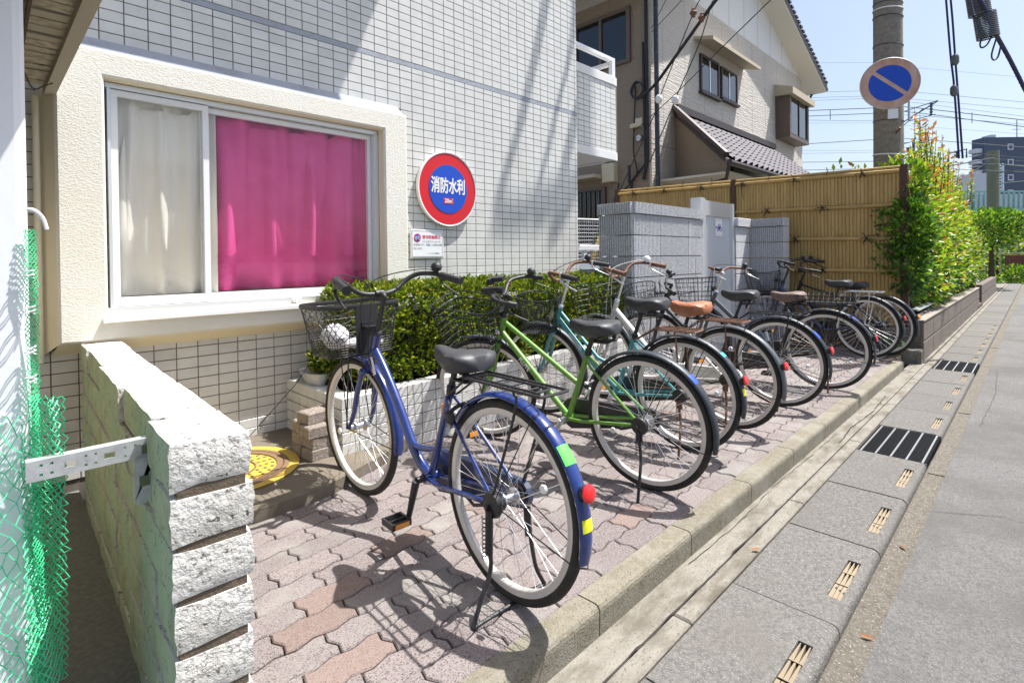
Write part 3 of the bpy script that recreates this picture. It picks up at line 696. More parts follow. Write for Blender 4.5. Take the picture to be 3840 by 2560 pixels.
b = MB(); b.tube([(1.06, 3.38, .075), (1.10, 3.31, .075), (1.37, 3.19, .40), (1.46, 3.14, .56)], .0022, 6); tag(b.obj('thin_cable', 'wire'), 'thin black cable slanting from the ground up to the potted shrub', 'cable')
# ================= LEFT EDGE: sheet, net, bracket, eave =================
ws = thing('site_sheet', 'smooth white steel site sheet filling the left edge of the view', 'hoarding', (0, 0, 0))
b = MB(); b.prism([(-1.4, 1.63), (-.75, 1.63), (-.745, 1.62), (.070, 1.62), (.082, 1.625), (.090, 1.637), (.090, 1.66), (-1.4, 1.66)], -.25, 2.9); b.obj('sheet', 'panel_white', ws)
b = MB(); b.bbox(-.06, .05, 1.612, 1.62, .78, .786, b=.001, axis='-y'); b.lathe([(.0005, 1.611), (.004, 1.612), (.004, 1.62)], 10, c=(.045, 0, .80), ax='y'); b.obj('rivet', 'alu_white', ws)
nt_ = thing('green_net', 'green plastic netting hung over the white sheet and trailing past its edge', 'net', (0, 0, 0))
def net_strip(x0, x1, z0, z1, yf, cell, r, zwob=.0, seed=0):
    rr = random.Random(seed); m = MB(); nx = int((x1-x0)/cell); nz = int((z1-z0)/cell/.8); pt = {}
    for j in range(nz+1):
        for i in range(nx+1):
            x = x0+cell*i+(cell/2 if j % 2 else 0)+rr.gauss(0, cell*.13); z = z0+(z1-z0)*j/nz+rr.gauss(0, cell*.12)
            pt[(i, j)] = (x, yf(x, z), z)
    for j in range(nz):
        for i in range(nx+1):
            a = pt[(i, j)]
            for di in ((0, 1) if j % 2 else (-1, 0)):
                if (i+di, j+1) in pt: m.tube([a, pt[(i+di, j+1)]], r, 3, cap=False, smooth=False)
    return m
a = net_strip(-.10, .075, .18, .80, lambda x, z: 1.590+.012*sin(30*z+9*x), .026, .0014, seed=3); a.obj('net_front', 'net_light', nt_, kind='stuff')
a = net_strip(.070, .140, .16, .835, lambda x, z: 1.60+.03*sin(55*x+4*z), .0135, .0014, seed=4); a.obj('net_bunch', 'net', nt_, kind='stuff')
a = net_strip(.074, .140, .16, .825, lambda x, z: 1.625+.03*sin(70*x+9*z+2), .0115, .0013, seed=5); a.obj('net_bunch_back', 'net_light', nt_, kind='stuff')
a = net_strip(.082, .104, .82, 1.21, lambda x, z: 1.61+.006*sin(90*x+20*z), .0065, .0011, seed=6); a.obj('net_gathered', 'net', nt_, kind='stuff')
a = net_strip(.086, .104, .16, .84, lambda x, z: 1.60+.01*sin(90*x+20*z), .007, .0012, seed=8); a.obj('net_gathered', 'net', nt_, kind='stuff')
for z in (.865, .93, 1.02, 1.10): MB().tube([(.088+.010*cos(t*.7), 1.60+.01*sin(t*.7), z+.001*t) for t in range(0, 20)], .0013, 4).obj('white_tie', 'white', nt_)
tag(MB().tube(bez([(.088, 1.58, 1.252), (.100, 1.57, 1.248), (.112, 1.57, 1.232), (.118, 1.57, 1.208)]), .0042, 8).obj('white_hose', 'white'), 'short curved white hose sticking out beside the white sheet', 'hose')
# galvanized slotted bracket
br = thing('steel_bracket', 'galvanized perforated steel bar bracketing the white sheet to the block wall', 'bracket', (0, 0, 0))
b = MB(); Y0 = 1.565; zb, zt = .655, .700
cells = [(.078, .300)]
hx = sorted([(.10, .006, 0), (.118, .006, 0), (.150, .020, 1), (.178, .005, 0), (.196, .005, 0), (.222, .020, 1), (.252, .005, 0), (.272, .005, 0)])
x = .075
for cx, w, k in hx:
    b.box(x, cx-w/2, Y0, Y0+.003, zb, zt)
    if k: b.box(cx-w/2, cx+w/2, Y0, Y0+.003, zb, zb+.016); b.box(cx-w/2, cx+w/2, Y0, Y0+.003, zt-.016, zt)
    else: b.box(cx-w/2, cx+w/2, Y0, Y0+.003, zb, zb+.009); b.box(cx-w/2, cx+w/2, Y0, Y0+.003, zb+.015, zt-.015); b.box(cx-w/2, cx+w/2, Y0, Y0+.003, zt-.009, zt)
    x = cx+w/2
b.box(x, .318, Y0, Y0+.003, zb, zt); b.box(.075, .318, Y0+.003, Y0+.03, zt-.003, zt)
b.M = Matrix.Identity(4); b.obj('bar', 'galv', br)
b = MB(); b.prism([(.268, .655), (.268, .548), (.276, .540), (.312, .552), (.314, .69), (.318, .69), (.318, .655)][::-1], Y0-.002, Y0+.001, ax='y'); b.box(.311, .316, Y0, Y0+.08, .553, .70); b.obj('corner_plate', 'galv', br)
b = MB(); b.box(.279, .300, Y0-.004, Y0-.0022, .585, .610); b.box(.285, .302, Y0-.0045, Y0-.0025, .664, .684); b.obj('slot_hole', 'moss_wall', br)
# low shed eave
sh = thing('shed_eave', 'weathered wooden eave of the low shed beside the tiled wall, its soffit slatted', 'eave', (0, 0, 0))
k = .29/.80
def ev(zr, y0, y1, x0, x1, z0, z1, m, nm): return MB().box(x0, x1, y0, y1, z0, z1).obj(nm, m, sh)
ev(0, .2, 3.36, .248, .290, 1.93, 1.99, 'shedfascia', 'fascia')
n = 38; pm = MB().bbox(-.010, .105, 0, .066, -.012, 0, b=.002).mesh('board', 'shedboard')
pm2 = MB().bbox(-.010, .105, 0, .066, -.012, 0, b=.002).mesh('board', 'shedfascia')
for i in range(n):
    ob('board', pm if random.random() < .8 else pm2, sh, loc=(.145, .25+i*.082, 1.962+random.uniform(-.003, .003)), rot=(pi+random.uniform(-.06, .06), 0, 0))
MB().box(-.2, .30, .2, 3.38, 1.99, 2.03).obj('roof_sheet', 'shedfascia', sh)
MB().box(-.02, .045, 1.70, 3.36, .0, 1.97).obj('shed_wall', 'shedboard', sh)
b = MB(); b.tube(bez([(.15, 2.9, 1.93), (.19, 3.0, 1.87), (.23, 3.05, 1.90), (.262, 3.1, 1.93)]), .003, 5); b.tube([(.13, 1.7, 1.94), (.14, 2.6, 1.93), (.13, 3.3, 1.92)], .006, 6); b.obj('hanging_wire', 'stem', sh)
tag(MB().tube([(.222, 3.385, 1.93), (.222, 3.385, .66)], .014, 10).obj('rain_pipe', 'stucco_smooth'), 'narrow cream pipe running down beside the cream window surround', 'pipe')

# ================= RIBBED GREY BLOCK WALLS, GATE =================
def ribbed_block(w, h, d, rib=True, axis='-y'):
    m = MB(); n = max(1, int(w/.0245)) if rib else 1; s_ = w/n
    if rib:
        poly = [(0, d)]
        prof = []
        for i in range(n): prof += [(i*s_+.0045, .008), (i*s_+.009, -.008), (i*s_+s_-.005, -.009), (i*s_+s_-.0008, .008)]
        poly = [(0, d)] + prof + [(w, d)]
        V = [(x, y, z) for z in (.0, h) for x, y in poly]; N = len(poly)
        m.add(V, [(i, (i+1) % N, N+(i+1) % N, N+i) for i in range(N)])
        for z, o in ((0, 0), (h, N)): m.add([(0, 0, z), (w, 0, z), (w, d, z), (0, d, z)], [(0, 1, 2, 3)])
    else: m.bbox(0, w, -.004, d, 0, h, b=.004, axis='-y')
    return m
def block_run(parent, p0, ang, segs, z0, rows, cap, d=.10, rows_h=.2, ribs=True):
    """blocks laid along direction ang from p0"""
    cache = {}
    for r in range(rows):
        x = 0
        for w in segs:
            kx = (round(w, 3), ribs)
            if kx not in cache: cache[kx] = ribbed_block(w-.008, rows_h-.008, d, ribs).mesh('block', 'graywall')
            ob('block', cache[kx], parent, loc=(p0[0]+(x+.004)*cos(ang), p0[1]+(x+.004)*sin(ang), z0+r*rows_h+.004), rot=(0, 0, ang)); x += w
    if cap:
        x = 0
        for w in segs:
            m = ribbed_block(w-.006, .105, d+.02, ribs)
            m.obj('cap_block', 'graywall', parent, loc=(p0[0]+(x+.003)*cos(ang)+.018*sin(ang), p0[1]+(x+.003)*sin(ang)-.018*cos(ang), z0+rows*rows_h+.004), rot=(0, 0, ang)); x += w
GY = 2.69
wa = thing('ribbed_block_wall', 'grey ribbed block wall left of the steel gate with a wide face', 'wall', (0, 0, 0))
block_run(wa, (4.33, GY), 0, [.49, .60, .155, .22], -.061, 8, True, d=.19)
block_run(wa, (4.33, GY+.39), -pi/2, [.39], -.061, 8, True, d=.02)
MB().box(4.345, 5.78, GY+.02, GY+.18, -.1, 1.56).obj('core', 'mortar', wa)
wb = thing('ribbed_block_wall', 'grey block wall right of the steel gate, turning toward the street', 'wall', (0, 0, 0))
block_run(wb, (6.745, GY+.02), 0, [.455], -.10, 8, False, d=.12, ribs=False)
block_run(wb, (7.20, GY+.02), -pi/2, [.43], -.10, 8, True, d=.19)
MB().bbox(6.745, 7.23, GY-.01, GY+.14, 1.505, 1.61, b=.006).obj('cap_block', 'graywall', wb)
ga = thing('steel_gate', 'silver corrugated metal gate door between the two grey block walls', 'gate', (0, 0, 0))
m = MB(); m.box(5.80, 5.90, GY+.03, GY+.15, -.05, 1.80); m.box(6.66, 6.735, GY+.03, GY+.13, -.05, 1.78); m.obj('gate_post', 'gate_panel', ga)
m = MB(); n = 44; w_ = .70/n; poly = []
for i in range(n): poly += [(5.93+i*w_, GY+.055+(0 if i % 2 else .012)), (5.93+(i+.7)*w_, GY+.055+(0 if i % 2 else .012))]
V = [(x, y, z) for z in (-.02, 1.60) for x, y in poly]; N = len(poly); m.add(V, [(i, i+1, N+i+1, N+i) for i in range(N-1)]); m.obj('corrugated_panel', 'gate_panel', ga)
m = MB(); m.box(5.905, 5.932, GY+.03, GY+.08, -.03, 1.79); m.box(6.628, 6.655, GY+.03, GY+.08, -.03, 1.77); m.box(5.932, 6.628, GY+.035, GY+.08, 1.602, 1.775); m.obj('gate_frame', 'aluminium', ga)
gp = thing('bicycle_poster', 'small white poster with a purple bicycle drawing on the corrugated gate', 'poster', (6.32, GY+.048, 1.475))
MB().box(-.095, .095, -.001, .001, -.105, .105).obj('sheet', 'paper', gp)
b = MB()
for cx in (-.028, .045): b.tube([(cx+.026*cos(a*pi/8), -.003, -.022+.026*sin(a*pi/8)) for a in range(16)], .0032, 5, closed=True)
b.tube([(-.028, -.003, -.022), (-.012, -.003, .025), (.030, -.003, .028), (.010, -.003, -.022), (-.028, -.003, -.022)], .003, 5); b.tube([(.045, -.003, -.022), (.028, -.003, .045)], .003, 5); b.tube([(.012, -.003, -.02), (-.018, -.003, .04)], .003, 5)
M_('purple_ink', (.12, .06, .42), .6)
b.obj('bicycle_drawing', 'purple_ink', gp)
text_mesh('歩道に', .022, .0003, 'ink', .0003, parent=gp, mw=Matrix.Translation((-.068, -.002, .0)) @ RXF @ Matrix.Rotation(-pi/2*0, 4, 'Z') @ Matrix.Diagonal((.8, 1.2, 1, 1)))
b = MB()
for z in (.085, -.085): b.box(-.08, .08, -.002, -.0012, z-.0015, z+.0015)
b.obj('print_line', 'ink_soft', gp)

# ================= BAMBOO FENCE =================
bf = thing('bamboo_fence', 'tall yellow bamboo screen fence lashed with black cord behind the bicycles', 'fence', (0, 0, 0))
FX = 7.65
def ftop(y): return 2.105+.024*(y-1.15)      # top edge rises slightly toward the back
can = {}
y = 1.15; i = 0
while y < 5.0:
    w = .0415; 
    if abs(y-3.08) < .05: y = 3.14; continue
    key = i % 7
    if key not in can:
        m = MB(); r = .0195; r2 = random.Random(key); z = 0; rings = []
        nodes = sorted(r2.uniform(.1, 2.0) for _ in range(7))
        zs = [0]
        for nz in nodes: zs += [nz-.006, nz, nz+.006]
        zs.append(2.0)
        zs = sorted(set(zs)); 
        for zz in zs:
            k = 1.16 if any(abs(zz-nz) < 1e-6 for nz in nodes) else 1
            rings.append([(-.010-r*k*.62*sin(pi*a/6), -r*k*cos(pi*a/6), zz) for a in range(7)])
        m.loft(rings, closed=False, cap=False); can[key] = m.mesh('cane', 'bamboo')
        can[('b', key)] = None
    o = ob('cane', can[key], bf, loc=(FX+random.uniform(-.001, .001), y+.02, 0)); o.scale = (1, 1, (ftop(y)-.03)/2.0 if i % 2 else (ftop(y)-.03)/2.0)
    y += .0398; i += 1
MB().box(FX+.002, FX+.03, 1.15, 5.0, .05, 2.12).obj('backing', 'bamboo_node', bf)
RL = [2.10, 1.705, 1.315, .93, .50]
cr = MB()
for z in RL:
    for a, c in ((1.15, 3.05), (3.12, 5.0)):
        m = MB(); pts = []; rs = []; n = 26
        for k in range(n+1):
            yy = a+(c-a)*k/n; node = k % 6 == 3
            pts.append((FX-.034, yy, z+.022*(yy-1.15)*(1 if z > 1 else .3))); rs.append(.026 if node else .024)
        m.tube(pts, rs, 10); m.obj('rail', 'bamboo', bf)
        if z > 2:
            m = MB(); m.tube([(FX-.004, a, z+.045+.024*(a-1.15)), (FX-.004, c, z+.045+.024*(c-1.15))], .021, 10); m.tube([(FX+.03, a, z+.035+.024*(a-1.15)), (FX+.03, c, z+.035+.024*(c-1.15))], .02, 8); m.obj('top_rail', 'bamboo', bf)
def knot(y, z, parent, s_=1, long=0):
    m = MB(); r = random.Random(int(y*100+z*10)); X_ = FX-.062
    for sg in (1, -1): m.tube([(X_, y-.018*sg, z+.028), (X_-.006, y, z), (X_, y+.018*sg, z-.028), (FX-.02, y+.02*sg, z-.034)], .0045, 5)
    for q in range(5):
        a = q*1.25+r.uniform(-.3, .3); l = r.uniform(.04, .075)*s_; m.tube(bez([(X_-.006, y, z), (X_-.012, y+l*.5*cos(a), z+l*.5*sin(a)+.01), (X_-.008, y+l*cos(a), z+l*sin(a)-.008)], 3), .0040, 4)
    m.ball((X_-.008, y, z), .008, 8, sc=(1, 1, 1))
    if long: m.tube(bez([(X_, y, z), (X_-.004, y+.01, z-.1), (X_, y-.02, z-.22)]), .0035, 5)
    m.obj('cord_knot', 'cord', parent)
for z, ys in ((2.10, (1.52, 2.28, 2.95, 3.55, 4.15, 4.7)), (1.705, (1.95, 2.62)), (1.315, (1.48, 2.27, 2.9)), (.93, (1.95, 2.8))):
    for i, yy in enumerate(ys): knot(yy, z+.022*(yy-1.15)*(1 if z > 1 else .3), bf, 1.2, long=(z > 2 and i in (2,)))
for yy in (1.9, 2.6, 3.4, 3.85, 4.45):
    z = ftop(yy)+.055; m = MB(); m.tube([(FX-.03+.035*cos(a*pi/6), yy, z-.03+.04*sin(a*pi/6)) for a in range(12)], .003, 4, closed=True); m.tube(bez([(FX, yy, z+.01), (FX-.01, yy+.01, z+.05), (FX, yy+.02, z+.06), (FX, yy+.012, z+.02)]), .0025, 4); m.obj('cord_loop', 'cord', bf)
b = MB(); b.box(FX-.045, FX+.045, 1.075, 1.145, -.1, 2.17); b.obj('post', 'post_brown', bf)
b = MB(); b.box(FX-.04, FX+.04, 3.055, 3.115, -.1, 2.215); b.obj('post', 'post_brown', bf)
b = MB(); b.box(FX-.045, FX+.045, 4.99, 5.07, -.1, 2.26); b.obj('post', 'post_brown', bf)
# low block footing under the fence
fo = thing('fence_footing', 'low rough block footing under the right end of the bamboo fence', 'wall', (0, 0, 0))
for i in range(5):
    for k in range(2): MB().bbox(7.56, 7.72, 1.06+.4*i+.003, 1.06+.4*(i+1)-.003, -.1+.19*k, .085+.19*k, b=.006).obj('block', 'hedgewall', fo)
tag(MB().bbox(7.40, 7.56, .93, 1.12, -.12, .05, b=.01).obj('corner_stone', 'gutter'), 'short squared concrete stub at the end of the kerb below the hedge wall', 'stone')
tag(MB().lathe([(.0005, 0), (.045, 0), (.048, .01), (.048, .09), (.04, .105), (.0005, .105)], 16, c=(7.62, 1.02, .285)).obj('blue_cup', 'st_cyan'), 'small pale blue cup on the footing beside the brown fence post', 'cup')

# ================= HEDGE WALL AND PHOTINIA HEDGE =================
hw = thing('hedge_wall', 'long low rough block wall running beside the street under the tall hedge', 'wall', (0, 0, 0))
x = 7.58; i = 0
while x < 15.0:
    w = .795
    for k, (z0, z1) in enumerate(((-.12, .125), (.135, .355))):
        MB().bbox(x+.004, x+w-.004, .932, 1.08, z0, z1, b=.01, axis='-y').obj('block', 'hedgewall', hw)
    MB().bbox(x+.002, x+w-.002, .925, 1.085, .358, .375, b=.004).obj('cap', 'hedgecap', hw)
    x += w; i += 1
MB().box(7.59, 15.1, .945, 1.07, -.12, .356).obj('core', 'hedgecap', hw)
x = 16.6
hw2 = thing('hedge_wall', 'far section of low rough block wall beyond the brown pillar', 'wall', (0, 0, 0))
while x < 22:
    for z0, z1 in ((-.12, .14), (.15, .38)): MB().bbox(x+.004, x+.99, .95, 1.08, z0, z1, b=.01, axis='-y').obj('block', 'hedgewall', hw2)
    x += 1
tag(MB().box(15.15, 15.45, .98, 1.3, -.12, 1.0).box(15.1, 16.5, .93, 1.2, -.12, -.02).obj('gate_pillar', 'post_brown'), 'dark brown pillar between the two sections of low wall', 'pillar')
bl = thing('black_mesh_fence', 'black metal mesh fence on top of the low wall in front of the hedge', 'fence', (0, 0, 0))
b = MB()
for i in range(8): b.box(7.72+i*1.0, 7.76+i*1.0, 1.10, 1.14, .1, 1.25)
b.obj('post', 'iron', bl)
b = MB()
for z in np.arange(.45, 1.25, .155): b.tube([(7.72, 1.09, z), (14.8, 1.09, z)], .004, 4)
for x in np.arange(7.72, 14.8, .10): b.tube([(x, 1.095, .42), (x, 1.095, 1.22)], .0025, 3, smooth=False)
b.obj('mesh_wires', 'iron', bl, kind='stuff')
b = MB(); b.tube([(7.70, 1.0, .47), (11.5, 1.0, .47)], .009, 6); b.tube([(7.70, 1.07, .47), (11.5, 1.07, .47)], .009, 6)
for x in np.arange(7.72, 11.5, .045): b.tube([(x, 1.0, .47), (x, 1.07, .478)], .0035, 4)
b.obj('spiked_rail', 'steel', bl, kind='stuff')
ph = thing('photinia_hedge', 'tall leafy hedge with red and orange new shoots along the street', 'hedge', (0, 0, 0))
def ph_gen(n):
    # crown made of overlapping shrubs with upright shoots
    cs = [(8.15, 1.70, 1.35, .55, .62, .95), (8.9, 1.6, 1.55, .75, .62, 1.0), (9.9, 1.6, 1.55, .85, .66, 1.08), (11, 1.55, 1.55, .95, .66, 1.12), (12.2, 1.6, 1.6, .95, .66, 1.15), (13.5, 1.6, 1.5, 1, .66, 1.05), (14.8, 1.6, 1.4, 1, .62, .95), (7.70, 1.06, 1.45, .22, .22, .34), (7.74, 1.08, 1.02, .26, .20, .36), (7.95, 1.15, 1.9, .3, .3, .4), (8.5, 1.4, .85, .6, .42, .42), (16.5, 1.6, 1.2, 1.2, .6, .9), (18.5, 1.6, 1.1, 1.3, .6, .8), (9.4, 1.12, .85, .8, .26, .42), (11, 1.15, .85, .9, .26, .42), (12.8, 1.15, .85, 1, .26, .42), (14.4, 1.15, .85, 1, .26, .42)]
    wt = np.array([1.5, 1.7, 1.7, 1.5, 1.3, 1.1, 1, .34, .30, .4, .9, .8, .7, .8, .7, .6, .5]); wt /= wt.sum()
    c = rng.choice(len(cs), n, p=wt); C_ = np.array(cs)[c]; d = rng.normal(0, 1, (n, 3)); d /= np.linalg.norm(d, axis=1)[:, None]
    rad = 1-rng.exponential(.13, n); P_ = C_[:, :3]+d*C_[:, 3:]*rad[:, None]*(1+.13*np.sin(9*d[:, :1]+5*d[:, 2:3]+C_[:, :1]*3))
    P_[:, 1] = np.maximum(P_[:, 1], .90+.08*rng.uniform(-1, 1, n)+.06*np.sin(P_[:, 0]*5)+.05*np.sin(P_[:, 2]*8)); k = P_[:, 2] > .42; 
    h = P_[:, 2]
    pr = rng.uniform(0, 1, n)+.30*(h-1.4)
    pr = np.where(P_[:, 0] < 7.85, pr*.35, pr); mi = np.where(pr < .05, 4, np.where(pr < .26, 0, np.where(pr < .64, 1, np.where(pr < 1.02, 2, 3))))
    mi = np.where((rng.uniform(0, 1, n) < .06) & (P_[:, 0] > 7.9), 3, mi)
    k &= ~((P_[:, 0] < 7.74) & (P_[:, 1] > 1.20)); k &= ~((P_[:, 1] > .138*P_[:, 0]) & (P_[:, 0] > 7.95)); return P_[k], d[k], mi[k]
leaves(50000, ph_gen, .088, ['ph1', 'ph2', 'ph3', 'ph4', 'ph5'], None, ratio=.44, parent=ph, cup=.35, up=.25)
sp, sn, sm_ = [], [], []; b = MB()
for i in range(95):
    x = random.uniform(7.9, 15.5); yb = random.uniform(.95, min(2.0, .134*x)); zb = 2.15+random.uniform(0, .35)-(x-8)*.0; h = random.uniform(.15, .5) if random.random() < .8 else random.uniform(.5, .7)
    dx, dy = random.gauss(0, .06), random.gauss(-.02, .06); b.tube([(x, yb, zb-.3), (x+dx, yb+dy, zb+h)], [.006, .002], 4)
    for k in range(int(h*26)+5):
        t = k/(h*26+5); sp.append((x+dx*t+random.gauss(0, .006), yb+dy*t+random.gauss(0, .006), zb-.1+(h+.1)*t)); a = k*2.4; sn.append((cos(a), sin(a), .5)); sm_.append(3 if t > .6 and random.random() < .7 else random.choice([1, 2, 2, 0]))
for i in range(16):   # sprays over the brown post
    z0 = random.uniform(.8, 1.6); L_ = random.uniform(.04, .17)
    for k in range(9): t = k/9; sp.append((7.60-.05*t, 1.22+L_*t*1.3+random.gauss(0, .015), z0+.25*t-.2*t*t+random.gauss(0, .02))); sn.append((-.3, cos(k*2.4), sin(k*2.4))); sm_.append(random.choice([0, 0, 4, 1]))
    b.tube([(7.66, 1.12, z0-.03), (7.60, 1.22+L_*.6, z0+.08), (7.56, 1.22+L_*1.25, z0+.06)], .002, 4)
leaves(len(sp), lambda n: (np.array(sp), np.array(sn), np.array(sm_)), .075, ['ph1', 'ph2', 'ph3', 'ph4', 'ph5'], None, ratio=.42, parent=ph, name='shoots', up=.2)
for i in range(16):
    x = 7.9+i*.5; b.tube([(x, 1.5, 0), (x+random.uniform(-.1, .1), 1.5, .7), (x+random.uniform(-.3, .3), 1.5, 1.6)], [.03, .022, .008], 6)
b.obj('trunk', 'stem', ph)
MB().box(9.2, 19, 1.24, 1.6, .2, 1.6).obj('inner_mass', 'hedge_core', ph, kind='stuff')  # dark box colour puts the shade behind mesh and leaves
# weeds, far greenery at the end of the street
def bush(name, label, c, r, n, size, mats_w, cat='bush', trunk=None, w=(.4, .3, .1, .0, .2)):
    t = thing(name, label, cat, (0, 0, 0)); ww = np.array(w)/sum(w)
    g = lambda n: (lambda d: (np.array(c)+d*np.array(r)*(1-rng.exponential(.18, n))[:, None]*(1+.15*np.sin(7*d[:, :1]+4*d[:, 1:2])), d, rng.choice(5, n, p=ww)))((lambda q: q/np.linalg.norm(q, axis=1)[:, None])(rng.normal(0, 1, (n, 3))))
    leaves(n, g, size, mats_w, None, parent=t, ratio=.5)
    b = MB(); b.tube([(c[0], c[1], -.1), (c[0], c[1], c[2]*.9)], [.06*r[0], .02*r[0]], 6); b.obj('trunk', 'stem', t); return t
G5 = ['ph1', 'ph2', 'ph3', 'ph4', 'ph5']
bush('street_tree', 'broad green tree at the far end of the street beyond the hedge', (24.5, 1.15, 1.95), (2.0, .9, .62), 6000, .13, G5, 'tree')
bush('low_bush', 'round pale green bush at the foot of the dark red wall', (29.5, .62, .18), (.5, .42, .42), 1300, .11, G5)
bush('low_bush', 'smaller low bush by the striped post at the end of the street', (28.5, 1.35, .02), (.4, .35, .28), 700, .1, G5)
bush('overgrown_bank', 'pale green overgrown bank rising behind the dark red wall', (37, 1.5, 1.6), (2, 5, 1.5), 7000, .2, G5, 'bushes', w=(.3, .4, .25, 0, .05))
b = MB(); 
for q in range(40):
    a = random.uniform(0, 6.28); l = random.uniform(.08, .2); b.add([(7.35+.02*cos(a), 1.16, 0), (7.35+l*.5*cos(a)+.006, 1.16+l*.5*sin(a), l*.9), (7.35+l*cos(a), 1.16+l*sin(a), l*.7), (7.35+l*.5*cos(a)-.006, 1.16+l*.5*sin(a)+.01, l*.85)], [(0, 1, 2, 3)])
tag(b.obj('grass_tuft', 'gr1', kind='stuff'), 'tuft of grass growing at the end of the kerb', 'grass')

# ================= TILED LOW WALL, MESH FENCE, BARRIER =================
lw = thing('tiled_low_wall', 'tiled low wall in painted blue grey shade with a pale handrail between building and block wall', 'wall', (0, 0, 0))
MB().box(4.40, 5.93, 3.906, 4.0, -.1, .99).obj('core', 'grout', lw)
pc = tiles_grid(span(4.5, 5.92, TW, 4.5), span(.4, .985, TH, .985), '-y', 3.906)
scatter(pc, lw, 'tile', 'wall_tiles', 'tile_shade', 200)
b = MB(); b.bbox(4.4, 5.93, 3.88, 4.02, .99, 1.085, b=.006); b.obj('cap', 'tile_shade', lw)
b = MB(); b.bbox(4.4, 5.96, 3.90, 3.96, 1.225, 1.285, b=.008); b.box(5.20, 5.26, 3.91, 3.95, 1.085, 1.225); b.box(5.84, 5.90, 3.91, 3.95, 1.085, 1.225); b.obj('handrail', 'alu_white', lw)
mf = thing('white_mesh_fence', 'white wire mesh fence panel behind the low tiled wall', 'fence', (0, 0, 0))
b = MB()
for z in np.arange(.9, 1.66, .052): b.tube([(5.6, 4.6, z), (7.4, 4.6, z+.04)], .0032, 4)
for x in np.arange(5.6, 7.4, .052): b.tube([(x, 4.595, .85), (x, 4.595, 1.66+(x-5.6)*.022)], .0032, 4)
b.obj('mesh_wires', 'white', mf, kind='stuff')
b = MB(); b.tube([(5.6, 4.6, 1.665), (7.4, 4.6, 1.71)], .012, 8); b.obj('top_wire', 'white', mf)
b = MB(); b.box(6.53, 6.60, 4.56, 4.60, .2, 1.72); b.ball((6.565, 4.58, 1.73), .03, 8); b.obj('post', 'white', mf)
for i, (x0, x1, lab) in enumerate(((6.30, 6.78, 'yellow slanting barrier leg left of the white fence post'), (7.05, 7.32, 'yellow slanting barrier leg right of the white fence post'))):
    tag(MB().tube([(x0, 4.72, .8), (x1, 4.74, 1.55-.15*i)], .035, 8).obj('barrier_leg', 'yellow'), lab, 'barrier')

# ================= NEIGHBOUR HOUSE =================
HX, HY, HR = 9.06, 5.2, 18.12
hs = thing('house', 'two storey beige sided house with a gable roof and a tiled porch roof', 'house', (0, 0, 0))
MB().box(HX, HR, HY, HY+8, -.3, 6.555).obj('front_wall', 'siding', hs)
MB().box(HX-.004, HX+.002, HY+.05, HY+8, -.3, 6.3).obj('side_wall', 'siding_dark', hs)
b = MB(); b.prism([(HX, 6.557), (HR, 6.557), (HR, 6.6), (13.59, 8.40), (HX, 6.6)], HY+.012, HY+8, ax='y'); b.obj('gable_panel', 'gable', hs)
x = HX+.45
while x < HR: MB().box(x, x+.010, HY-.002, HY+.0, -.2, 6.55).obj('panel_seam', 'seam', hs); x += .91
for y in np.arange(HY+.9, HY+8, .91): MB().box(HX-.006, HX-.004, y, y+.010, -.2, 6.4).obj('panel_seam', 'seam_dark', hs)
MB().box(HX, HR, HY-.004, HY, 3.28, 3.295).obj('panel_seam', 'seam', hs)
x = HX+.9
while x < HR-.5: MB().box(x, x+.012, HY+.009, HY+.012, 6.56, 6.6+(.395*(min(x, 27.18-x)-HX))).obj('gable_seam', 'seam', hs); x += .91
# roof: two pitches with verge overhang
rk = .395; RXm = 13.59; VY = 4.70
def rz(x): return 8.42-rk*abs(x-RXm)
for sgn, nm in ((1, 'roof_right'), (-1, 'roof_left')):
    xe = RXm+sgn*5.22
    b = MB(); b.add([(RXm, VY, rz(RXm)-.16), (xe, VY, rz(xe)-.16), (xe, HY+8.5, rz(xe)-.16), (RXm, HY+8.5, rz(RXm)-.16), (RXm, VY, rz(RXm)), (xe, VY, rz(xe)), (xe, HY+8.5, rz(xe)), (RXm, HY+8.5, rz(RXm))], [(0, 1, 2, 3), (4, 5, 6, 7), (0, 1, 5, 4), (1, 2, 6, 5), (2, 3, 7, 6)])
    b.obj(nm, 'soffit', hs)
    b = MB(); b.add([(RXm, VY-.02, rz(RXm)-.10), (xe+.02*sgn, VY-.02, rz(xe)-.11), (xe+.02*sgn, HY+8.5, rz(xe)-.11), (RXm, HY+8.5, rz(RXm)-.10), (RXm, VY-.02, rz(RXm)+.08), (xe+.02*sgn, VY-.02, rz(xe)+.07), (xe+.02*sgn, HY+8.5, rz(xe)+.07), (RXm, HY+8.5, rz(RXm)+.08)], [(4, 5, 6, 7), (0, 1, 5, 4), (1, 2, 6, 5)])
    b.obj('verge_board', 'brownmetal', hs)
b = MB(); xe = RXm+5.22
for i in range(26): xx = RXm+.3+i*.19; b.box(xx, xx+.17, VY-.05, VY-.02, rz(xx)+.03, rz(xx)+.085)
b.tube([(xe+.07, VY-.02, rz(xe)-.06), (xe+.07, HY+8, rz(xe)-.06)], .06, 8); b.tube([(xe+.05, HY-.1, rz(xe)-.1), (xe-.15, HY-.05, rz(xe)-.32), (HR+.05, HY+.1, rz(xe)-.34)], .035, 8); b.obj('gutter', 'brownmetal', hs)
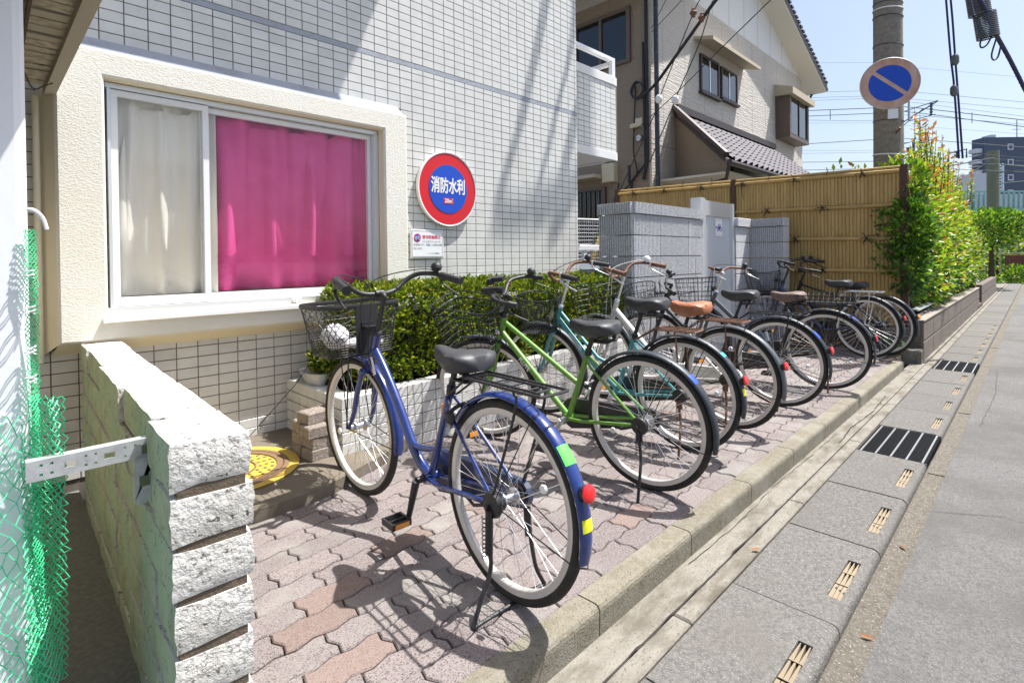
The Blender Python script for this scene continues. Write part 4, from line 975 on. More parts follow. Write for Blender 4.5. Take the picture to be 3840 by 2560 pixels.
# windows
def hwindow(x0, x1, z0, z1, prot=.05, frame=.055, split=True, nm='window'):
    m = MB(); y0 = HY-prot; f = frame
    m.box(x0, x0+f, y0, HY+.02, z0, z1); m.box(x1-f, x1, y0, HY+.02, z0, z1); m.box(x0+f, x1-f, y0, HY+.02, z0, z0+f); m.box(x0+f, x1-f, y0, HY+.02, z1-f, z1); m.box(x0-.04, x1+.04, y0-.04, HY, z0-.05, z0-.001)
    w = m.obj(nm, 'brownmetal', hs); xm = (x0+x1)/2
    q = MB(); q.box(x0+f, xm-.02, y0+.02, y0+.03, z0+f, z1-f); q.obj('pane', 'glass_dark', w)
    q = MB(); q.box(xm+.02, x1-f, y0+.015, y0+.025, z0+f, z1-f); q.obj('pane', 'glass_dark', w)
    q = MB(); q.box(xm-.02, xm+.02, y0+.01, y0+.04, z0+f, z1-f); q.obj('mullion', 'aluminium', w)
    q = MB(); q.box(x0+f, x1-f, HY+.005-.012, HY-.004, z0+f, z1-f); q.obj('blind', 'farwhite', w)
    return w
hwindow(11.08, 12.0, 4.69, 5.50); hwindow(12.13, 13.03, 4.75, 5.48)
b = MB(); b.add([(10.85, HY, 5.80), (13.5, HY, 5.80), (13.5, HY-.42, 5.70), (10.85, HY-.42, 5.70), (10.85, HY, 5.74), (13.5, HY, 5.74), (13.5, HY-.42, 5.62), (10.85, HY-.42, 5.62)], [(0, 1, 2, 3), (4, 5, 6, 7), (3, 2, 6, 7), (0, 3, 7, 4), (1, 2, 6, 5)]); b.obj('awning', 'awning', hs)
m = MB(); y0 = HY-.38     # projecting bay window with dark metal frame
for a in ((15.75, 15.83, y0, HY, 4.45, 5.55), (17.35, 17.43, y0, HY, 4.45, 5.55), (15.75, 17.43, y0, HY, 4.37, 4.45)): m.box(*a)
w = m.obj('bay_window', 'brownmetal_lt', hs)
m = MB(); m.add([(15.65, HY, 5.85), (17.55, HY, 5.85), (17.6, y0-.12, 5.68), (15.6, y0-.12, 5.68), (15.65, HY, 5.53), (17.55, HY, 5.53), (17.6, y0-.12, 5.50), (15.6, y0-.12, 5.50)], [(0, 1, 2, 3), (4, 5, 6, 7), (3, 2, 6, 7), (0, 3, 7, 4), (1, 2, 6, 5)]); m.obj('hood', 'awning', w)
m = MB(); m.box(15.83, 15.89, y0+.01, y0+.06, 4.45, 5.5); m.box(16.56, 16.60, y0+.01, y0+.06, 4.45, 5.5); m.box(17.29, 17.35, y0+.01, y0+.06, 4.45, 5.5); m.box(15.89, 17.29, y0+.01, y0+.06, 4.452, 4.50); m.obj('frame', 'brownmetal', w)
m = MB(); m.box(15.89, 16.56, y0+.03, y0+.04, 4.5, 5.5); m.box(16.60, 17.29, y0+.035, y0+.045, 4.5, 5.5); m.obj('pane', 'glass_dark', w)
m = MB(); m.box(15.85, 17.3, HY-.02, HY-.006, 4.5, 5.4); m.obj('blind', 'farwhite', w)
# side windows (shaded wall)
m = MB(); X_ = HX-.06; m.box(X_, HX, 5.62, 6.96, 4.92, 4.99); m.box(X_, HX, 5.62, 6.96, 5.93, 6.0); m.box(X_, HX, 5.62, 5.70, 4.99, 5.93); m.box(X_, HX, 6.28, 6.34, 4.99, 5.93); m.box(X_, HX, 6.90, 6.96, 4.99, 5.93)
w = m.obj('side_window', 'brownmetal_lt', hs); MB().box(HX-.03, HX-.02, 5.7, 6.9, 4.99, 5.93).obj('pane', 'glass_dark', w); MB().box(HX-.015, HX-.006, 5.7, 6.9, 4.99, 5.93).obj('blind', 'teal', w)
m = MB()
for y in np.arange(6.28, 7.0, .115): m.box(HX-.09, HX-.07, y, y+.022, 1.45, 2.52)
m.box(HX-.09, HX-.005, 6.22, 7.1, 2.50, 2.56); m.box(HX-.09, HX-.005, 6.22, 6.27, 1.45, 2.5)
w = m.obj('grille_window', 'brownmetal_lt', hs); MB().box(HX-.03, HX-.006, 6.27, 7.1, 1.45, 2.5).obj('pane', 'glass_dark', w)
m = MB(); m.box(HX-.40, HX-.005, 6.25, 7.3, 2.72, 2.79); m.obj('awning', 'awning', hs)
# eave over the shaded side (left pitch comes lower)
# porch roof with rows of tiles
PL0, PL1 = (10.02, 4.075), (3.55, 2.70)   # top at wall y=HY ; front edge y=3.6
py0, pz0, py1, pz1 = HY, 4.03, 3.75, 2.78
b = MB(); b.add([(9.95, py0, pz0), (15.4, py0, pz0), (15.4, py1, pz1), (8.95+.0, py1, pz1), (9.95, py0, pz0-.08), (15.4, py0, pz0-.08), (15.4, py1, pz1-.08), (8.95, py1, pz1-.08)], [(0, 1, 2, 3), (4, 5, 6, 7), (3, 2, 6, 7), (0, 3, 7, 4), (1, 2, 6, 5)])
prf = b.obj('porch_roof', 'brownmetal', hs)
sl_len = math.hypot(py0-py1, pz0-pz1); sa = math.atan2(pz0-pz1, py0-py1)
tm = MB(); nseg = 8; tw, tlh = .27, .215
ringp = lambda y, dz: [(tw*i/nseg, y, .012+dz+.034*(cos(2*pi*(i/nseg-.2)))) for i in range(nseg+1)]
tm.loft([ringp(-.01, .0), ringp(-.01, .022), ringp(tlh+.01, .0)], closed=False, cap=False); tmm = tm.mesh('roof_tile', 'rooftile')
rows = int(sl_len/tlh)
for r in range(rows):
    s_ = r*tlh+.02; y = py1+s_*cos(sa); z = pz1+s_*sin(sa)
    xl = 8.95+(9.95-8.95)*(s_/sl_len)+.02; x = 15.4-tw
    while x > xl-.02: ob('roof_tile', tmm, hs, loc=(x, y, z+.004), rot=(sa, 0, 0)); x -= tw
b = MB(); b.box(9.9, 15.45, HY-.12, HY-.002, 4.02, 4.16); b.tube([(9.93, HY, 4.13), (8.93, py1-.02, pz1+.05)], .06, 6); b.obj('ridge_cap', 'brownmetal', hs)
b = MB(); b.tube([(8.93, py1-.07, pz1-.08), (15.4, py1-.07, pz1-.08)], .055, 8); b.tube([(8.97, py1-.05, pz1-.1), (8.97, py1, pz1-.35), (9.3, HY-.7, pz1-.42), (9.5, HY-.12, pz1-.5), (9.5, HY-.1, 1)], .035, 8); b.obj('porch_gutter', 'brownmetal', hs)
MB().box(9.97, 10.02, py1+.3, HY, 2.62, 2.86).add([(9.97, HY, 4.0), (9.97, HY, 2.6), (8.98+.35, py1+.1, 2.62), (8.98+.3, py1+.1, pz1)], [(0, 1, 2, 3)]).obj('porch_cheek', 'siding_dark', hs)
MB().box(9.35, 15.3, py1+.1, HY-.005, 2.58, 2.62).obj('porch_soffit', 'soffit', hs)
MB().box(10.1, 12.4, HY-.06, HY-.004, .3, 2.3).obj('porch_door', 'brownmetal', hs)
MB().tube([(9.13, HY-.09, 0), (9.09, HY-.09, 7.4)], .045, 10).obj('drain_pipe', 'fender_dark', hs)
for z in (1.6, 2.9, 4.2, 5.5): pass
def dome(x, y, z, lab):
    t = thing('security_camera', lab, 'camera', (x, y, z)); MB().lathe([(.0005, .02), (.06, .02), (.065, -.02), (.05, -.04), (.045, -.05)], 16, ax='y').obj('housing', 'camwhite', t); MB().ball((0, -.055, -.012), .042, 12).obj('lens_dome', 'plastic', t)
dome(12.75, HY-.03, 5.92, 'small dome security camera above the narrow upper window')
tag(MB().tube([(HX-.02, 5.42, 3.42), (HX-.10, 5.42, 3.40)], .055, 12).ball((HX-.10, 5.42, 3.37), .05, 12).obj('security_camera', 'steel'), 'round grey security camera low on the shaded house wall', 'camera')
tag(MB().tube([(HX-.02, 5.50, 6.22), (HX-.10, 5.50, 6.2)], .06, 12).ball((HX-.10, 5.5, 6.17), .05, 12).obj('security_camera', 'camwhite'), 'white security camera under the eave above the shaded window', 'camera')
tag(MB().bbox(HX-.16, HX-.005, 5.95, 6.24, 2.63, 3.0, b=.01, axis='-x').obj('utility_box', 'beigebox'), 'beige utility box on the shaded house wall above the meter', 'utility box')
tag(MB().bbox(HX-.14, HX-.005, 5.72, 5.98, 2.0, 2.32, b=.02, axis='-x').tube([(HX-.09, 5.85, 1.9), (HX-.09, 5.85, 2.02)], .09, 12).obj('electric_meter', 'plastic'), 'black electric meter low on the shaded house wall', 'electric meter')
tag(MB().bbox(HX-.10, HX-.005, 5.35, 5.50, 3.62, 3.78, b=.01, axis='-x').box(HX-.08, HX-.005, 5.5, 5.62, 3.62, 3.70).obj('junction_box', 'beigebox'), 'small beige junction box beside the cable bundle', 'junction box')
b = MB(); b.tube([(HX-.06, 5.33, 5.2), (HX-.06, 5.30, 2.9), (HX-.06, 5.45, 2.75), (HX-.06, 5.6, 2.6), (HX-.06, 5.65, 2.1)], .022, 6); b.tube([(HX-.05, 5.27, 6.3), (HX-.05, 5.26, 3.0), (HX-.05, 5.35, 2.6)], .03, 6); b.tube(bez([(HX-.06, 5.5, 4.4), (HX-.07, 5.55, 3.2), (HX-.06, 5.5, 2.7), (HX-.06, 5.9, 2.4), (HX-.06, 5.9, 2.6)]), .014, 5)
for q in range(5): b.tube([(HX-.10+.02*sin(a), 5.42+.13*cos(a*pi/8)+.01*q, 4.28+.16*sin(a*pi/8)+.01*q) for a in range(16)], .010, 5, closed=True)
tag(b.obj('cable_bundle', 'wire'), 'coiled black cables running down the shaded house wall', 'cables')
tag(MB().tube([(HX-.12, 5.62, 2.55), (HX-.12, 5.62, 2.90)], .03, 8).obj('breaker_handle', 'plastic'), 'black cable clamp beside the beige utility box', 'clamp')

# ================= UTILITY POLE AND SIGN =================
up_ = thing('utility_pole', 'grey brown concrete utility pole rising behind the bamboo fence', 'utility pole', (8.66, 1.43, 0))
b = MB(); b.tube([(0, 0, -.1), (0, 0, 14)], [.178, .134], 40); b.obj('shaft', 'polecon', up_)
def hoop(z, r, m, nm, tilt=.0, t=.006): MB().tube([((.178-.0031*z+.003)*cos(a*pi/16), (.178-.0031*z+.003)*sin(a*pi/16), z+tilt*sin(a*pi/16)) for a in range(32)], t, 5, closed=True).obj(nm, m, up_)
for z, m, t in ((4.38, 'white', .008), (4.28, 'wire', .006), (3.90, 'wire', .005), (2.45, 'white', .009), (4.46, 'wire', .004)): hoop(z, .2, m, 'band', .02, t)
hoop(2.9, .2, 'wire', 'band', .02, .004)
for z in (3.33, 2.73):
    b = MB(); p = Vector((-.125, -.11, z)); b.tube([p, p+Vector((-.05, -.03, .0))], .016, 8); b.tube([p+Vector((-.045, -.03, 0)), p+Vector((-.075, -.05, .035))], .012, 8); b.obj('step_bolt', 'rust', up_)
MB().tube(bez([(-.21, -.17, 2.72), (-.20, -.17, 2.62), (-.215, -.165, 2.52), (-.205, -.17, 2.42)]), .003, 4).obj('hanging_cord', 'galv', up_)
ns = thing('no_parking_sign', 'weathered round no parking sign on the utility pole, blue with a diagonal bar', 'traffic sign', (8.24, 1.345, 3.30))
dv = Vector((-.94, -.34, 0)).normalized()   # faces the street corner
ns.rotation_euler = (0, radians(0), math.atan2(dv.y, dv.x)+pi/2)
R_ = .325
b = MB(); b.lathe([(R_-.004, .012), (R_, .008), (R_, -.004), (R_-.006, -.008)], 64, ax='y'); b.obj('rim', 'galv', ns)
b = MB(); b.lathe([(.0005, .006), (R_-.005, .006), (R_-.005, -.004), (.0005, -.004)], 64, ax='y', smooth=False); b.obj('face', 'sign_rim', ns)
b = MB()
def seg(sgn):
    r = .228; d = .024; P_ = []
    for i in range(41):
        a = -pi/2+pi*i/40; y = r*sin(a); x = sqrt_(r*r-y*y); 
        P_.append((x, y))
    P_ = [(x, y) for x, y in P_ if x >= d]; yl = math.sqrt(r*r-d*d); P_ = [(d, -yl)]+P_+[(d, yl)]
    th = radians(48) if sgn > 0 else radians(48+180)
    return [(x*cos(th)-y*sin(th), x*sin(th)+y*cos(th)) for x, y in P_]
sqrt_ = lambda v: math.sqrt(max(0, v))
for sg_ in (1, -1):
    pg = seg(sg_); n = len(pg); b.add([(x, -.0062, z) for x, z in pg], [tuple(range(n))])
b.obj('blue_segment', 'sign_blue', ns)
MB().box(-.02, .09, -.001, .004, -R_-.125, -R_-.005).obj('tag_plate', 'paper', ns)
b = MB(); b.box(-.03, .03, .012, .28, -.3, -.26); b.box(-.03, .03, .012, .28, .24, .28); b.box(.20, .215, .02, .06, -.50, -.20); b.obj('bracket', 'steel', ns)

# ================= OVERHEAD WIRES =================
def wire(name, pts, r, m, label, cat='wire', n=6, group=None):
    P_ = [at(*p) for p in pts]
    if len(P_) > 2: P_ = bez(P_, 5)
    return tag(MB().tube(P_, r, n).obj(name, m), label, cat, group)
wb_ = lambda x, y: (2100+x/1.96, y/1.96)
wire('service_cable', [(*wb_(1200, -60), 7.5), (*wb_(1110, 50), 7.8), (*wb_(860, 400), 8.8), (*wb_(700, 620), 9.5), (*wb_(590, 720), 9.9)], .028, 'wire', 'thickest black service cable drooping to the corner of the beige house', 'cable')
wire('service_wire', [(*wb_(1560, -10), 6.5), (*wb_(1160, 380), 8.0), (*wb_(850, 690), 9.2), (*wb_(540, 970), 10.2)], .007, 'wire', 'long thin wire passing over the dome camera to the beige junction box', 'wire')
wire('guy_wire', [(*wb_(1040, -20), 8), (*wb_(975, 110), 8), (*wb_(735, 710), 8), (*wb_(690, 850), 8), (*wb_(440, 1400), 8)], .008, 'wire', 'thin stay wire with the left white ball insulator', 'wire')
wire('guy_wire', [(*wb_(1120, 10), 8), (*wb_(1020, 330), 8), (*wb_(855, 710), 8), (*wb_(830, 780), 8), (*wb_(660, 1190), 8)], .008, 'wire', 'thin stay wire with the right white ball insulator', 'wire')
for (x, y), lab in (((727, 730), 'white ball insulator on the left stay wire'), ((847, 735), 'white ball insulator on the right stay wire')):
    p = at(*wb_(x, y), 8); tag(MB().ball(tuple(p), .07, 14, sc=(.8, .8, 1)).obj('ball_insulator', 'camwhite'), lab, 'insulator')
for (x, y), lab in (((980, 97), 'brown insulator high on the left stay wire'), ((1042, 132), 'brown insulator high beside the thick service cable')):
    p = at(*wb_(x, y), 8); tag(MB().ball(tuple(p), .055, 12, sc=(1, 1, .7)).tube([tuple(p+Vector((0, 0, -.06))), tuple(p+Vector((0, 0, .06)))], .03, 8).obj('insulator', 'rust'), lab, 'insulator')
wire('eave_wire', [(*wb_(785, -10), 9), (*wb_(672, 210), 9.5)], .006, 'wire', 'thin wire reaching the drain pipe, the lowest of the pair at the house corner', 'wire')
wire('eave_wire', [(*wb_(900, 0), 8.6), (*wb_(675, 235), 9.5)], .006, 'wire', 'thin wire crossing the gable toward the drain pipe, the longer one', 'wire')
s8 = lambda x, y: (2900+x/1.96, y/1.96)
# near cable bundle with coils, upper right
bd = thing('aerial_cable', 'thick twisted black telephone cable with hanging coils at the upper right', 'cable', (0, 0, 0))
P_ = bez([at(*s8(1440, -140), 5.6), at(*s8(1550, 60), 5.8), at(*s8(1630, 240), 6), at(*s8(1750, 460), 6.3), at(*s8(1900, 760), 6.6)], 8)
MB().tube(P_, .021, 10).obj('main_cable', 'bluewire', bd)
b = MB()
for k in range(3):
    b.tube([P_[min(len(P_)-1, int(i*len(P_)/120))].lerp(P_[min(len(P_)-1, int(i*len(P_)/120)+1)], (i*len(P_)/120) % 1)+RT*.028*cos(i*.9+k*2.1)+UP*.02*sin(i*.9+k*2.1) for i in range(116)], .006, 5)
b.obj('lashing', 'wire', bd)
for cx, cy in ((1565, 190), (1505, 20)):
    b = MB(); c = at(*s8(cx, cy), 5.9); ax_ = (RT*-.16+UP*1).normalized(); u_ = ax_.cross(FW).normalized()
    for k in range(14): b.tube([c+ax_*(k-6.5)*.020+(u_*cos(a*pi/8)*.095+FW*sin(a*pi/8)*.095) for a in range(16)], .009, 5, closed=True)
    b.obj('coil', 'fender_grey', bd)
b = MB()
for q in ([(1545, 262), (1520, 320), (1530, 352), (1570, 330), (1608, 262)], [(1640, 280), (1605, 400), (1618, 442), (1650, 420), (1672, 340)]): b.tube(bez([at(*s8(*p), 5.9) for p in q]), .009, 6)
b.obj('loop', 'bluewire', bd)
for a, lab, k in (([(1268, -20), (1302, 400), (1330, 650), (1364, 1165)], 'left one of the two thin dark hanging stay wires', 0), ([(1302, -20), (1318, 160), (1337, 430), (1358, 700), (1392, 1165)], 'right one of the two thin dark hanging stay wires', 1)):
    wire('stay_wire', [(*s8(*p), 9) for p in a], .017, 'bluewire', lab)
for (x, y), lab in (((1337, 440), 'grey link insulator on the right stay wire, the higher one'), ((1328, 668), 'grey link insulator on the left stay wire, the lower one')):
    p = at(*s8(x, y), 8.95); b = MB(); b.tube([tuple(p-UP*.09), tuple(p-UP*.05), tuple(p+UP*.05), tuple(p+UP*.09)], [.03, .055, .055, .03], 10); tag(b.obj('link_insulator', 'fender_grey'), lab, 'insulator')
# railway catenary wires far behind, each supported behind the pole
cat = [(463, 461, 490, 570, .012), (680, 668, 672, 752, .02), (720, 708, 724, 803, .018), (742, 726, 746, 858, .018), (815, 795, 785, 885, .045), (856, 834, 820, 935, .04), (878, 886, 845, 915, .02), (903, 905, 922, 985, .012), (1062, 1028, 1018, 1082, .036), (1102, 1105, 1085, 1160, .014), (1126, 1120, 1110, 1185, .014), (1190, 1186, 1180, 1215, .03), (1248, 1240, 1230, 1262, .032)]
names_ = ['highest', 'second highest', 'third highest', 'fourth highest', 'fifth highest', 'sixth highest', 'seventh highest', 'middle', 'sixth lowest', 'fifth lowest', 'fourth lowest', 'third lowest', 'lowest']
for (a, b_, c, d, r), nm in zip(cat, names_):
    wire('railway_wire', [(*s8(120, a+4), 46), (*s8(730, b_), 44), (*s8(960, c), 44), (*s8(1900, d+5), 42)], r*.8, 'farwire', nm+' of the railway wires crossing the sky behind the pole', 'wire', 5, 'railway wires crossing the sky behind the pole')
rm = thing('catenary_mast', 'dark steel railway mast with slanting arms seen right of the pole', 'mast', (0, 0, 0))
for q, r in (([(960, 820), (1210, 738)], .045), ([(960, 895), (1205, 745)], .05), ([(960, 920), (1100, 800)], .03), ([(1000, 890), (1190, 840)], .035), ([(955, 1055), (1028, 1042), (1030, 1240)], .07), ([(955, 1122), (1028, 1105)], .05), ([(955, 1168), (1028, 1150)], .05), ([(1062, 895), (1110, 880), (1145, 892)], .02), ([(1285, 1130), (1420, 1095), (1420, 1160)], .06), ([(1285, 1130), (1285, 1240)], .06)): MB().tube([at(*s8(*p), 40) for p in q], r, 6).obj('arm', 'farblue', rm)
b = MB()
for x, y0, y1 in ((1160, 760, 845), (990, 1085, 1115), (1350, 1110, 1160)): b.tube([at(*s8(x, y0+(y1-y0)*i/8), 40) for i in range(9)], [.05 if i % 2 else .12 for i in range(9)], 8)
b.obj('insulator', 'farblue', rm)
for x, y0, y1, lab in ((418, 812, 880, 'left thin dropper hanging between two railway wires'), (1460, 828, 905, 'right thin dropper hanging between two railway wires')):
    wire('dropper', [(*s8(x, y0), 43.5), (*s8(x, y1), 43.5)], .03, 'farwire', lab)
for q, lab in (([(1480, 1255), (1630, 1165)], 'short dark wire reaching the distant round pole from the left, upper one'), ([(1190, 1240), (1620, 1160)], 'long dark wire rising behind the hedge to the distant round pole'), ([(1640, 1270), (1860, 1245)], 'dark wire right of the distant pole, upper one'), ([(1640, 1350), (1860, 1330)], 'pale wire right of the distant pole, lower one'), ([(1640, 1205), (1860, 1225)], 'thin wire right of the distant pole near its top')):
    wire('street_wire', [(*s8(*p), 38) for p in q], .045, 'farwire', lab)
# ================= FAR END OF THE STREET =================
c0 = at(*s8(1615, 1400), 45); tag(MB().tube([Vector((c0.x, c0.y, -.2)), Vector((c0.x, c0.y, at(*s8(1613, 1110), 45).z))], .42, 14).obj('distant_pole', 'polecon'), 'distant round concrete pole standing before the dark blue tower block', 'utility pole')
tb = thing('tower_block', 'distant dark blue tower block with tiny square windows', 'building', (0, 0, 0))
p = at(*s8(1548, 1010), 150); q = at(*s8(1842, 980), 150); bx = (p+q)/2; w_ = 34
ang = math.atan2((q-p).y, (q-p).x)
tbM = Matrix.Translation((p.x, p.y, 0)) @ Matrix.Rotation(ang, 4, 'Z')
H_ = p.z; L_ = (Vector((q.x, q.y, 0))-Vector((p.x, p.y, 0))).length+8
b = MB(); b.M = tbM; b.box(0, L_, 0, 4, -1, H_); b.obj('wall', 'farblue', tb)
for i in range(6):
    z = H_-3.6-i*4.3
    b = MB(); b.M = tbM; b.box(6.6, 8.2, -.12, .05, z, z+1.7); f = b.obj('window', 'farwhite', tb); b = MB(); b.M = tbM; b.box(6.9, 7.9, -.16, -.12, z+.3, z+1.4); b.obj('pane', 'farblue', f)
b = MB(); b.M = tbM
for i in range(8): z = H_-3-i*3.1; b.box(-1.8, .0, .5, 3, z-1.2, z); b.box(-1.8, 0, .5, 3, z-1.9, z-1.75)
b.obj('balconies', 'farwhite', tb)
b = MB(); b.M = tbM; b.box(5.5, 7, 4, 7, H_, H_+1.6); b.box(17, 20, 4, 8, H_, H_+1.3); b.box(14.0, 14.2, 5, 5.2, H_, H_+6); b.box(12.6, 15.4, 5, 5.1, H_+3.2, H_+3.35); b.obj('rooftop_boxes', 'farwhite', tb)
for z in (0,):
    q = at(*s8(1545, 1290), 110); tag(MB().box(q.x, q.x+8, q.y-.5, q.y+4.5, -1, q.z+.5).obj('distant_building', 'farwhite'), 'pale low distant building beside the dark blue tower', 'building')
lm = thing('lattice_mast', 'white lattice mast in front of the dark blue tower', 'mast', (0, 0, 0))
b = MB()
for sx in (1640, 1688): b.tube([at(*s8(sx, 1205), 60), at(*s8(sx, 1400), 60)], .09, 5)
for k in range(9): y = 1205+k*22; b.tube([at(*s8(1640, y), 60), at(*s8(1688, y+22), 60)], .06, 4); b.tube([at(*s8(1688, y), 60), at(*s8(1640, y+22), 60)], .06, 4)
b.obj('lattice', 'farwhite', lm)
gb = thing('green_bridge', 'pale green steel footbridge crossing the far end of the street', 'bridge', (0, 0, 0))
A_ = at(3690, 800, 52); z0_, z1_ = at(3690, 798, 52).z, at(3690, 716, 52).z; rd = Vector((.72, -.69, 0)).normalized()
bm_ = Matrix.Translation((A_.x, A_.y, 0)) @ Matrix.Rotation(math.atan2(rd.y, rd.x), 4, 'Z')
b = MB(); b.M = bm_; b.box(-6, 24, 0, 3, z0_, z0_+.45); b.box(-6, 24, -.05, .05, z1_-.15, z1_); b.obj('deck', 'teal', gb)
pbm = MB().box(0, .10, 0, .1, z0_+.45, z1_-.15).mesh('post', 'teal')
for i in range(60): ob('post', pbm, gb, mw=bm_ @ Matrix.Translation((-6+i*.5, -.05, 0)))
b = MB(); b.M = bm_; b.box(-6, 24, .10, .14, z0_+.45, z1_-.3); b.obj('screen', 'farwhite', gb)
b = MB(); b.M = bm_; b.box(5.2, 24, .3, 2.7, z0_-1.2, z0_); b.box(5.6, 6.2, -.1, 0, z0_, z1_+.2); b.obj('girder', 'teal_dark', gb)
rw = thing('red_wall', 'dark red brick wall closing the far end of the street', 'wall', (0, 0, 0))
for r in range(8):
    for k in range(12):
        x0 = -6+k*.6+(.3 if r % 2 else 0); MB().bbox(31, 31.2, 1.02-(k+1)*.6, 1.02-k*.6-.02, .15+r*.11, .255+r*.11, b=.008, axis='-x').obj('panel', 'rustwall', rw)
b = MB(); b.box(31.02, 31.3, -6, 1.03, -.1, 1.02); b.obj('core', 'rustwall', rw)
sf_ = thing('striped_post', 'white and blue striped post beside the dark red wall', 'post', (0, 0, 0))
b = MB()
for k in range(18): b.box(29.0, 29.06, 1.30, 1.40, -.1+k*.10, -.04+k*.10)
b.obj('white_stripe', 'white', sf_); MB().box(29.01, 29.05, 1.31, 1.39, -.1, 1.75).obj('core', 'sign_blue', sf_)
rf = thing('rail_fence', 'thin pale rail fence beyond the dark red wall', 'fence', (0, 0, 0))
b = MB(); b.tube([(31.5, 2.2, 1.55), (31.5, -2, 1.5)], .03, 6); b.tube([(31.5, 2.2, 1.1), (31.5, -2, 1.1)], .02, 6)
for i in range(9): b.tube([(31.5, 2.2-i*.5, -.1), (31.5, 2.2-i*.5, 1.55)], .025, 5)
b.obj('rails', 'awning', rf)
ob('far_slope', MB().box(40, 60, -12, 12, -.2, 1.2).mesh('far_slope', 'gr1'), kind='structure')
# opposite side of the street (seen only in the window's reflection)
op = thing('opposite_building', 'plain white building across the street, outside the view', 'building', (0, 0, 0))
MB().box(-9, 3.5, -9.5, -5.5, -.1, 3.1).obj('wall', 'gable', op)
# unseen cables added above the view so soft shadows streak the tiles
for i, (dx, r) in enumerate(((0, .05), (.45, .035), (.75, .065))):
    tag(MB().tube(bez([(8.64, 1.43, 10.6+.3*i), (6.8+dx, 1.51, 9.5), (6.0+dx, 2.1, 8.0), (5.27+dx, 2.71, 6.66), (4.5, 3.4, 6.0)]), r, 6).obj('shadow_cable', 'wire'), ['lowest thick unseen cable added to streak the tiles with shadow', 'thin middle unseen cable added to streak the tiles with shadow', 'upper heaviest unseen cable added to streak the tiles with shadow'][i], 'cable')

# wear on the ground: cracks and a few fallen leaves
def crack(pts, z, w=.004, par=None, nm='crack'):
    r = random.Random(len(pts)*7+int(pts[0][0]*10)); P_ = [];
    for i in range(len(pts)-1):
        a, c = Vector(pts[i]+(0,)), Vector(pts[i+1]+(0,)); n = max(2, int((c-a).length/.05))
        for k in range(n): P_.append(a.lerp(c, k/n)+Vector((r.gauss(0, .0035), r.gauss(0, .0035), 0)))
    V = []
    for i, p in enumerate(P_):
        t = (P_[min(i+1, len(P_)-1)]-P_[max(i-1, 0)]).normalized(); nn = Vector((-t.y, t.x, 0)); ww = w*r.uniform(.3, 1.2)
        V += [(p.x+nn.x*ww, p.y+nn.y*ww, z), (p.x-nn.x*ww, p.y-nn.y*ww, z)]
    b = MB(); b.add(V, [(2*i, 2*i+1, 2*i+3, 2*i+2) for i in range(len(P_)-1)]); return b.obj(nm, 'crack', par)
rd_ = bpy.data.objects['road']; gt_ = bpy.data.objects['gutter']; dn_ = bpy.data.objects['drain']
for q in ([(3.2, .36), (3.35, .12), (3.3, -.25), (3.5, -.9)], [(5.0, .3), (6.2, .27), (7.5, .31)]): crack(q, -.096, .0014, rd_)
for q in ([(.9, .9), (1.5, .897), (2.3, .9), (3.2, .896)],): crack(q, -.0935, .0028, gt_)
for q in ([(2.0, 1.0), (2.4, .985), (3.0, 1.005), (4.2, .99)],): crack(q, -.0965, .0016, gt_)
for q in ([(3.95, .93), (4.4, .95), (4.9, .925), (5.6, .95)], [(4.6, .93), (4.65, 1.0)]): crack(q, -.0965, .004, gt_)
for i, (x, y, z, lab) in enumerate(((2.02, .40, -.11, 'small curled brown leaf in the rough edge beside a drain slab joint'), (2.75, .412, -.11, 'orange brown leaf lying on the rough strip farther along the drain'), (2.27, .84, -.09, 'tiny reddish leaf lying at the inner edge of the drain slabs'), (1.62, .41, -.11, 'dry leaf on the rough strip nearest the viewer'))):
    b = MB(); r = random.Random(i); l = .022; a = r.uniform(0, 6)
    b.add([(-l, 0, .002), (0, .008, .006), (l, 0, .003), (0, -.008, .005), (0, 0, .001)], [(0, 4, 1), (1, 4, 2), (2, 4, 3), (3, 4, 0)]); tag(b.obj('fallen_leaf', 'dry_leaf', loc=(x, y, z), rot=(.2, .1, a)), lab, 'leaf')
# ================= BICYCLES =================
WR = .33; WB = 1.09; _wc = {}
def wheel_meshes(rimm, spokem):
    k = (rimm, spokem)
    if k in _wc: return _wc[k]
    ty = MB(); ty.lathe([(.3125+.0178*cos(2*pi*i/10), .0178*sin(2*pi*i/10)) for i in range(10)], 64, ax='y', closed=True)
    rm_ = MB(); rm_.lathe([(.279, -.010), (.283, -.013), (.303, -.0125), (.305, -.009), (.300, 0), (.305, .009), (.303, .0125), (.283, .013), (.279, .010), (.277, 0)], 64, ax='y', closed=True)
    sp = MB(); r = random.Random(3)
    for i in range(36):
        sd = 1 if i % 2 else -1; a = 2*pi*i/36; off = radians(38)*(1 if (i//2) % 2 else -1)
        sp.tube([(.024*cos(a+off), .028*sd, .024*sin(a+off)), (.281*cos(a), .004*sd, .281*sin(a))], .00125, 3, cap=False, smooth=False)
    hb = MB(); hb.lathe([(.006, -.052), (.016, -.050), (.016, -.032), (.030, -.031), (.030, -.026), (.014, -.022), (.013, .022), (.030, .026), (.030, .031), (.016, .032), (.016, .050), (.006, .052)], 20, ax='y')
    _wc[k] = (rm_.mesh('wheel', rimm), ty.mesh('tyre', 'tyre'), sp.mesh('spokes', spokem), hb.mesh('hub', 'hub'))
    return _wc[k]
